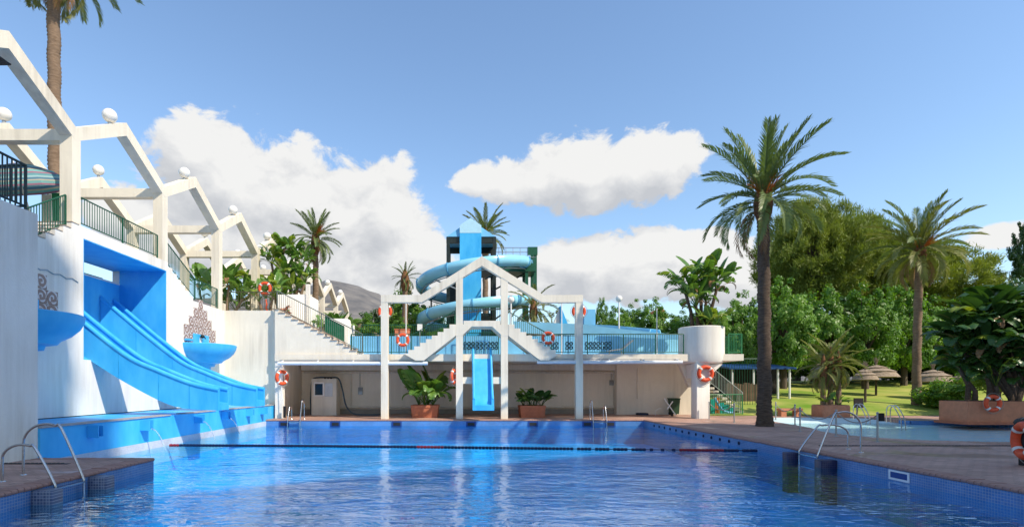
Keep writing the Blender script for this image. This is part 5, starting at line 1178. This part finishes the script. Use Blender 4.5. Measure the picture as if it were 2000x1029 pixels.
# ------------------------------------------------------------------ trees
G = 'trees beyond the lawn'
for i, (px_, d, pt, pb, hw) in enumerate(((1592, 52, 392, 625, 92), (1680, 57, 415, 625, 85), (1775, 55, 470, 640, 110), (1555, 60, 440, 640, 60))):
    c, cl = CR_PINE[i % 2]; x = PX(px_, d); z0 = lawn_z(x, d); zt, zb_ = PZ(pt, d), PZ(pb, d); rz = (zt - zb_) / 2
    tree(('tallest rounded pine with dense olive needles behind the dark palm', 'broad dark pine behind the middle of the lawn', 'spreading pine with low dark branches behind the lawn palm', 'shaded pine just right of the dark palm trunk')[i], (x, d, z0), 0, hw * d / F, rz, c, cl, 50 + i, 'pines beyond the lawn', name='pine_tree', tr=.4, cz=(zt + zb_) / 2 - z0)
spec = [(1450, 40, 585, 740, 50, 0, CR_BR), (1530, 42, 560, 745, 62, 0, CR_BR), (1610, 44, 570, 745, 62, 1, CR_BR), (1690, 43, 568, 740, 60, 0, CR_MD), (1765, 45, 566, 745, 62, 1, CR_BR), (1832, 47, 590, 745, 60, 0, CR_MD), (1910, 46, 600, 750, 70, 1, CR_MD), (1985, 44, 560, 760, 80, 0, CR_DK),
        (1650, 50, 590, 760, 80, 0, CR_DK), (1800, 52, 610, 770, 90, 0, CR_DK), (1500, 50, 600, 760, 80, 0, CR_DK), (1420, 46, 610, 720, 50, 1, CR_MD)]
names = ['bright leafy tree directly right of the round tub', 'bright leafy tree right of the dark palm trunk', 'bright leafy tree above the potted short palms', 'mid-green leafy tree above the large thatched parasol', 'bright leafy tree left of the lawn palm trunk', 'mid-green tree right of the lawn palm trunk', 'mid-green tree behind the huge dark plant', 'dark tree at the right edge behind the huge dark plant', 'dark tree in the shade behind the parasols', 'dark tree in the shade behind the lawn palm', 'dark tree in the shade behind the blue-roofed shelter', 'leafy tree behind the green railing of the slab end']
for i, (px_, d, pt, pb, hw, v, cs) in enumerate(spec):
    c, cl = cs[v % len(cs)]; x = PX(px_, d); z0 = lawn_z(x, d) if x > 13.2 else 0; zt, zb_ = PZ(pt, d), PZ(pb, d); rz = (zt - zb_) / 2
    tree(names[i], (x, d, z0), 0, hw * d / F, rz, c, cl, 60 + i, G, cz=(zt + zb_) / 2 - z0)
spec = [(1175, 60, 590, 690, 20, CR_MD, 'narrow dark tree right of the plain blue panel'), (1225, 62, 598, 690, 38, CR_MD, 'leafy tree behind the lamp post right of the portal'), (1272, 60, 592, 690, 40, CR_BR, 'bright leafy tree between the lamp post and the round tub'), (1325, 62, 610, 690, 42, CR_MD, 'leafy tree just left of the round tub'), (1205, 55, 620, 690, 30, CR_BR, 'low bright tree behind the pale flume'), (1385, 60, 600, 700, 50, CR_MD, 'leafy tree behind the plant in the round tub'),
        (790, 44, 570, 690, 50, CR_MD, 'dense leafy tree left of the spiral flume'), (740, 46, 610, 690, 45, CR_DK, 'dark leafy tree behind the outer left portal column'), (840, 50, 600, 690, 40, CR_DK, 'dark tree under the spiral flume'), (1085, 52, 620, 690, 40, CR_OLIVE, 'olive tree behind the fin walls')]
for i, (px_, d, pt, pb, hw, cs, lab) in enumerate(spec):
    c, cl = cs[i % len(cs)]; x = PX(px_, d); z0 = 4.2 if x < 12.7 else lawn_z(x, d); zt, zb_ = PZ(pt, d), PZ(pb, d)
    tree(lab, (x, d, z0), 0, hw * d / F, (zt - zb_) / 2, c, cl, 80 + i, 'trees in the garden behind the gallery', cz=(zt + zb_) / 2 - z0, tr=.15)
spec = [(712, 33, 622, 662, 28, CR_BUSHB, 'yellow-green bush left of the portal behind the railing', 4.2), (690, 34, 630, 662, 22, CR_BUSH, 'green bush beside the lower white planter', 4.2), (780, 32, 625, 650, 18, CR_BUSHB, 'bush with pale flowers in the terracotta trough behind the railing', 4.2),
        (1855, 31, 735, 800, 45, CR_BUSH, 'loose shrub right of the lawn palm trunk', 0), (1825, 32, 765, 802, 26, CR_BUSHB, 'small flowering shrub at the foot of the lawn palm', 0), (1955, 28, 700, 775, 60, CR_BUSH, 'shrub growing behind the salmon planter', 0), (1940, 60, 515, 640, 36, CR_OLIVE, 'feathery yellowish tree behind the huge dark plant', 2), (2000, 50, 440, 560, 22, CR_DK, 'dark conifer at the right edge of the sky', 2), (870, 34, 640, 665, 30, CR_BUSH, 'green bush under the flume behind the portal', 4.2), (1140, 36, 640, 665, 30, CR_BUSHB, 'bright bush below the fin walls', 4.2)]
for i, (px_, d, pt, pb, hw, cs, lab, z0) in enumerate(spec):
    c, cl = cs[i % len(cs)]; x = PX(px_, d); z0 = lawn_z(x, d) if x > 13.2 else z0; zt, zb_ = PZ(pt, d), PZ(pb, d)
    tree(lab, (x, d, z0), 0, hw * d / F, (zt - zb_) / 2, c, cl, 100 + i, 'shrubs', cat='shrub' if pt > 600 else 'tree', name='shrub' if pt > 600 else 'slender_tree', cz=(zt + zb_) / 2 - z0, tr=.05 if pt > 600 else .2)
# ------------------------------------------------------------------ unseen apartment blocks, added and shaped to shade the foreground
def block(name, label, p, q, depth, h, floors):
    p, q = Vector((*p, 0)), Vector((*q, 0)); d = (q - p).normalized(); nrm = Vector((d.y, -d.x, 0)); t = thing(name, label, 'building', (p + q) / 2, 'unseen blocks added for the foreground shade')
    def fp(a, b, z): return [p - d * 0 + nrm * a + Vector((0, 0, z)), q + nrm * a + Vector((0, 0, z)), q + nrm * b + Vector((0, 0, z)), p + nrm * b + Vector((0, 0, z))]
    m = MB(); m.loft([fp(.6, depth, -2.3), fp(.6, depth, h)]); m.build('wall', WHITE, t)
    for k in range(1, floors + 1):
        z = h * k / floors; m = MB(); m.loft([fp(-.002 if k == floors else 0, .598, z - .2), fp(-.002 if k == floors else 0, .598, z)]); m.build('balcony_slab', CREAM, t)
def shaded_by(g0, g1, s_): return tuple((g[0] + SUN.x / SUN.x * s_, g[1] + SUN.y / SUN.x * s_) for g in (g0, g1)), s_ * SUN.z / SUN.x
(a_, b_), h_ = shaded_by((-13, 9.0), (11, 23.4), 45)
block('shading_building', 'unseen white apartment wing right of the camera, added to shade the near pool', a_, b_, 11, h_, 16)
(a_, b_), h_ = shaded_by((-32, 4.86), (-12.1, 16.8), 47)
block('shading_building', 'unseen tall white apartment tower behind the camera, added to shade the left wall', a_, b_, 11, h_ + 5.1, 19)
(a_, b_), h_ = shaded_by((12.5, 23.2), (32, 24.6), 30)
block('shading_building', 'unseen lower white apartment wing right of the camera, added to shade the right deck', a_, b_, 6, h_, 11)

# ------------------------------------------------------------------ shelter, fences and playground beyond the pillar
d = 37
sh = thing('shelter', 'low shelter with a blue roof behind the palm trunk', 'shelter', (PX(1460, d), d, lawn_z(PX(1460, d), d)))
m = MB(); m.prism([(d - 1.6, PZ(722, d)), (d - 1.6, PZ(719, d)), (d + 1.5, PZ(709, d)), (d + 1.5, PZ(712, d))], PX(1402, d), PX(1528, d), 'yz'); m.build('roof', mat('blue_roof_sheet', (.02, .07, .20), rough=.35, var=.2, vscale=3), sh)
for px_ in (1410, 1450, 1496, 1518): m = MB(); m.tube([(PX(px_, d), d - 1.4, lawn_z(PX(px_, d), d) - .3), (PX(px_, d), d - 1.4, PZ(720.5, d))], .07, 8); m.build('post', WHITEP, sh)
m = MB(); m.box((PX(1400, d), d + 1.2, .3), (PX(1540, d), d + 1.4, PZ(712, d) - .1)); m.build('rear_panel', mat('dark_timber', (.035, .03, .025), rough=.9, var=.3), sh)
rnd = random.Random(9)
fe = thing('timber_fence', 'brown timber fence of upright boards between the stair and the palm trunk', 'fence', (PX(1450, 34.5), 34.5, .2))
for i in range(22):
    px_ = 1418 + i * 3.9; m = MB(); z0 = lawn_z(PX(px_, 34.5), 34.5); m.box((PX(px_, 34.5), 34.5 + rnd.uniform(-.03, .03), z0 - .1), (PX(px_ + 3.4, 34.5), 34.56, PZ(748, 34.5) + rnd.uniform(-.08, .05))); m.build('board', mat('fence_board_%d' % (i % 3), ((.13, .085, .055), (.17, .12, .08), (.10, .065, .045))[i % 3], rough=.9, var=.25, vscale=3), fe)
m = MB(); m.box((PX(1416, 34.6), 34.6, PZ(760, 34.5)), (PX(1505, 34.6), 34.66, PZ(756, 34.5))); m.build('cross_rail', WOOD, fe)
railing('stair_railing', 'pale railing of the outside stair right of the white pillar', [(PX(1388, 29.8), 29.8, 1.7), (PX(1450, 30.2), 30.2, .25)], h=1.0, indiv=False, m_=mat('pale_rail', (.32, .36, .33), rough=.5), rr=.012)
os_ = thing('outside_stair', 'short concrete stair descending right of the white pillar', 'stair', (PX(1415, 30.3), 30.4, 0))
n = 8
for i in range(n):
    xa = PX(1385, 30) + .24 * i; z = 1.55 - .19 * i; m = MB(); m.box((xa, 30.0, z - .12), (xa + .30, 31.2, z)); m.build('step', CREAM, os_)
railing('green_fence', 'green slatted low fence round the playground right of the white pillar', [(PX(1385, 28.8), 28.8, 0), (PX(1450, 29.4), 29.4, 0)], h=1.15, pitch=.12, indiv=False, m_=GREENL, rr=.018)
railing('tall_fence', 'dark green tall fence behind the outside stair', [(PX(1404, 33), 33, 0.3), (PX(1480, 33), 33, .3)], h=3.0, pitch=.16, indiv=False, rr=.016)
pgd = thing('play_slide', 'small play slide with orange, blue and turquoise panels behind the green fence', 'play slide', (PX(1410, 29.8), 29.8, 0))
z_ = lambda py: max(.02, PZ(py, 29.8))
for k, (a, b, t0, m_) in enumerate(((1388, 1397, 779, mat('play_turquoise', (.02, .35, .30), rough=.4)), (1397.5, 1405, 776, mat('play_orange', (.60, .13, .02), rough=.4)), (1405.5, 1414, 786, MATS['play_turquoise']), (1414.5, 1424, 790, MATS['play_turquoise']), (1424.5, 1434, 795, MATS['play_turquoise']))):
    m = MB(); m.box((PX(a, 29.8), 29.8, 0), (PX(b, 29.8), 29.9, z_(t0))); m.build('panel', m_, pgd)
m = MB(); m.tube(bez3([(PX(1396, 29.5), 29.5, .95), (PX(1405, 29.5), 29.5, .5), (PX(1416, 29.5), 29.5, .2), (PX(1434, 29.5), 29.5, .12)]), .07, 8); m.build('chute', BLUEL, pgd)
# salmon bench wall behind the shallow pool
for (a, b, lab) in ((1524, 1566, 'low salmon bench wall right of the palm trunk'),):
    t = thing('bench_wall', lab, 'bench', (PX((a + b) / 2, 28.4), 28.4, 0)); m = MB(); m.box((PX(a, 28.4), 28.3, .30), (PX(b, 28.4), 28.8, .42)); m.build('seat', TERRAL, t)
    for q in (a + 1, b - 12): m = MB(); m.box((PX(q, 28.4), 28.34, 0), (PX(q + 10, 28.4), 28.7, .298)); m.build('support', TERRAL, t)
# ------------------------------------------------------------------ lamp posts
def lamp_post(px_, d, py, zb, label, r=.2):
    x = PX(px_, d); z = PZ(py, d); t = thing('lamp_post', label, 'lamp post', (x, d, zb), 'white globe lamp posts')
    m = MB(); m.tube([(x, d, zb), (x, d, z - r)], .045, 8); m.build('shaft', WHITEP, t); m = MB(); m.sphere((x, d, z), r, 18, 10); m.build('globe', GLOBE, t)
    m = MB(); m.lathe([(.12, 0), (.12, .03), (.05, .08)], 12, (x, d, zb)); m.build('foot', WHITEP, t)
lamp_post(998, 31.5, 585, 4.2, 'globe lamp post in front of the slide tower')
lamp_post(1209, 33, 583, 4.2, 'globe lamp post right of the portal above the pale flume')
for px_, d, pt, zb, lab in ((793, 29.0, 590, ZS, 'thin pale pole behind the left half of the portal'), (1097, 29.0, 590, ZS, 'thin pale pole behind the right half of the portal'), (1283, 29.0, 602, ZS, 'thin pale pole behind the railing left of the round tub')):
    pole('thin_pole', lab, (PX(px_, d), d, zb), (PX(px_, d), d, PZ(pt, d)), .028, WHITEP)
t = thing('terracotta_trough', 'terracotta trough on the parapet under the pale bush', 'planter', (PX(786, 29.4), 29.42, 4.36)); m = MB(); m.cbox((PX(771, 29.4), 29.3, 4.362), (PX(800, 29.4), 29.55, 4.72), .02); m.build('tub', TERRA, t); m = MB(); m.box((PX(770, 29.4), 29.28, 4.72), (PX(801, 29.4), 29.57, 4.76)); m.build('lip', TERRA, t)
# white poolside bits on the terrace
t = thing('white_sign', 'small white sign on the railing right of the terracotta trough', 'sign', (PX(820, 29.2), 29.2, ZS)); m = MB(); m.tube([(PX(820, 29.2), 29.2, ZS), (PX(820, 29.2), 29.2, 4.95)], .02, 6); m.build('post', GALV, t); m = MB(); m.box((PX(815, 29.2), 29.16, 4.65), (PX(825, 29.2), 29.19, 5.0)); m.build('board', WHITEP, t)
t = thing('sun_lounger', 'folded grey lounger behind the railing right of the portal', 'lounger', (PX(1215, 28), 28, ZS))
m = MB(); m.beam((PX(1188, 28), 28, 3.45), (PX(1215, 28), 28, 3.55), .6, .05); m.build('seat', GALV, t); m = MB(); m.beam((PX(1214, 28), 28, 3.55), (PX(1234, 28), 28, 4.0), .6, .05); m.build('backrest', GALV, t)
for px_ in (1190, 1214): m = MB(); m.beam((PX(px_, 28), 28, ZS), (PX(px_, 28), 28, 3.47), .05, .05); m.build('leg', GALV, t)
# distant pink apartment building among the trees
db = thing('distant_house', 'tiny pink and white house between the trees left of the round tub', 'house', (PX(1290, 150), 150, 0)); m = MB(); m.box((PX(1283, 150), 150, 0), (PX(1297, 150), 156, PZ(607, 150))); m.build('wall', mat('pink_render', (.55, .25, .20), rough=.9), db)
m = MB(); m.prism([(PX(1281, 150), PZ(607, 150)), (PX(1299, 150), PZ(607, 150)), (PX(1290, 150), PZ(601, 150))], 149.5, 156.5, 'xz'); m.build('roof', TERRA, db)
# ------------------------------------------------------------------ upper left: striped parasol, green cloth, black canopy
ux, uy = -13.95, 17.4
su = thing('striped_parasol', 'pastel striped beach parasol on the upper terrace behind the first pergola column', 'parasol', (ux, uy, TH))
def stripe_mat():
    m_ = bpy.data.materials.new('pastel_stripes'); m_.use_nodes = True; nt = m_.node_tree; L = nt.links; p = nt.nodes['Principled BSDF']; p.inputs['Roughness'].default_value = .8
    tc = nd(nt, 'TexCoord'); sp_ = nd(nt, 'SeparateXYZ'); L.new(tc.outputs['Object'], sp_.inputs[0])
    ml = nd(nt, 'Math', operation='MULTIPLY'); ml.inputs[1].default_value = 2.6; L.new(sp_.outputs[2], ml.inputs[0]); fr = nd(nt, 'Math', operation='FRACT'); L.new(ml.outputs[0], fr.inputs[0])
    cr = nd(nt, 'ValToRGB'); cr.color_ramp.interpolation = 'CONSTANT'; E = cr.color_ramp.elements
    cols = [(0, (.20, .45, .50)), (.22, (.55, .22, .32)), (.34, (.30, .60, .60)), (.55, (.62, .55, .42)), (.66, (.14, .30, .42)), (.84, (.45, .65, .66))]
    E[0].position = 0; E[0].color = (*cols[0][1], 1); E[1].position = cols[1][0]; E[1].color = (*cols[1][1], 1)
    for p_, c_ in cols[2:]: e = E.new(p_); e.color = (*c_, 1)
    L.new(fr.outputs[0], cr.inputs[0]); L.new(cr.outputs[0], p.inputs['Base Color']); tl = nd(nt, 'BsdfTranslucent'); L.new(cr.outputs[0], tl.inputs[0]); ms = nd(nt, 'MixShader'); ms.inputs[0].default_value = .5; L.new(p.outputs[0], ms.inputs[1]); L.new(tl.outputs[0], ms.inputs[2]); L.new(ms.outputs[0], nt.nodes['Material Output'].inputs[0])
    return m_
m = MB(); n = 8; rr0 = 1.45; rings = []
for (f_, z) in ((.02, .62), (.35, .52), (.7, .28), (1.0, -.08), (1.0, -.22), (.985, -.22), (.985, -.09), (.69, .26), (.34, .50), (.015, .60)):
    rings.append([(ux + rr0 * f_ * math.cos(2 * math.pi * k / n + .2), uy + rr0 * f_ * math.sin(2 * math.pi * k / n + .2), 8.12 + z) for k in range(n)])
m.loft(rings, False, False); m.build('canopy', stripe_mat(), su, smooth=0); su.rotation_euler = (.30, -.12, 0)
m = MB(); m.tube([(ux, uy, TH), (ux, uy, 8.8)], .025, 8); m.build('pole', WHITEP, su)
m = MB(); m.loft([[(PX(110, 17.2) , 17.0 + .02 * math.sin(q), 7.75), (PX(128, 17.2), 17.05, 7.8), (PX(128, 17.2), 17.1, 7.8), (PX(110, 17.2), 17.06, 7.75)] if q == 0 else [(PX(112, 17.2), 17.0, 6.7), (PX(127, 17.2), 17.05, 6.7), (PX(127, 17.2), 17.1, 6.7), (PX(112, 17.2), 17.06, 6.7)] for q in (0, 1)])
tag(m.build('green_cloth', GREENL), 'green cloth hanging behind the stair railing under the striped parasol', 'cloth')
tag(MB().prism([(-11.4, 8.80), (PX(22, 12), 8.82), (PX(22, 12), 8.85), (-11.4, 9.6)], 11.6, 12.0, 'xz').build('black_canopy', BLACK), 'corner of a black canopy poking in at the far left edge of the sky', 'canopy')
tag(MB().box((PX(81, 18), 18, TH), (PX(100, 18), 18.35, PZ(380, 18))).build('white_pier', PERG), 'short cream pier under the striped parasol', 'pier')
lifebuoy((PX(517, 27.1), 27.12, PZ(563, 27.1)), 'orange lifebuoy hung on the landing railing in front of the paddle plants', scale=.9)
tag(MB().tube(bez3([(PX(519, 27), 27.05, 6.0), (PX(521, 27), 27.0, 5.75), (PX(519, 27), 27.05, 5.55), (PX(522, 27), 27.0, 5.45)]), .045, 6).build('orange_line', ORANGE), 'coil of orange throw line hanging under the landing lifebuoy', 'line')
paddle_clump('salmon-leaved shrub behind the top of the cream stair railing', (PX(550, 27.6), 27.75, 5.1), [(0, 0, .05), (-.2, .1, .05)], .9, 7, 70, sets=[paddle_mesh('leaf', mat('salmon_leaf', (.50, .16, .13), rough=.5, color2=(.42, .22, .10), vscale=3), 71, .9), paddle_mesh('leaf', MATS['salmon_leaf'], 72, 1.5)], yellow=.1, spread=2)

# ------------------------------------------------------------------ small fittings
side = [o for o in bpy.data.objects if o.name == 'pool_side_wall'][0]; ORG.setdefault(side.name, side.location.copy())
hole_me = mesh_only(MB().lathe([(.055, 0), (.055, .02), (.035, .024), (.034, .005)], 12), 'overflow_hole', mat('overflow_dark', (.012, .02, .06), rough=.6))
for k in range(13): piece('overflow_hole', hole_me, side, (XR - .001, 24.2 - k * .62, -.19), (0, -math.pi / 2, 0))
t = thing('skimmer', 'white framed skimmer in the right pool wall near the ladder', 'skimmer', (XR, 10.6, -.28), 'skimmers')
m = MB(); m.box((XR - .02, 10.35, -.28), (XR - .002, 10.85, -.24)); m.box((XR - .02, 10.35, -.12), (XR - .002, 10.85, -.085)); m.box((XR - .02, 10.35, -.239), (XR - .002, 10.39, -.121)); m.box((XR - .02, 10.81, -.239), (XR - .002, 10.85, -.121)); m.build('frame', WHITEP, t)
m = MB(); m.box((XR - .012, 10.391, -.238), (XR - .004, 10.809, -.122)); m.build('flap', MATS['skimmer_blue'], t)
pts = [(XW + .02, 13.2 + .25 * k, 5.05 + (.03 if k % 2 else -.03) - .012 * k) for k in range(15)]
tag(MB().tube(pts, .014, 5).build('wall_cable', GALV), 'thin sagging cable along the shaded upper wall above the near tile picture', 'cable')
for (px_, py_, w_, h_, lab) in ((700, 770, 9, 14, 'small grey junction box on the gallery wall right of the pump cabinet'), (1190, 752, 8, 10, 'small grey switch box on the gallery wall right of the outer portal column')):
    t = thing('junction_box', lab, 'box', (PX(px_, 30.9), 30.85, PZ(py_, 30.9)), 'boxes on the gallery wall'); x, z = PX(px_, 30.9), PZ(py_, 30.9)
    m = MB(); m.cbox((x, 30.80, z), (x + w_ * 30.9 / F, 30.897, z + h_ * 30.9 / F), .01); m.build('case', GALV, t); m = MB(); m.tube([(x + .1, 30.86, z + h_ * 30.9 / F), (x + .1, 30.86, 2.35)], .018, 6); m.build('conduit', GALV, t)
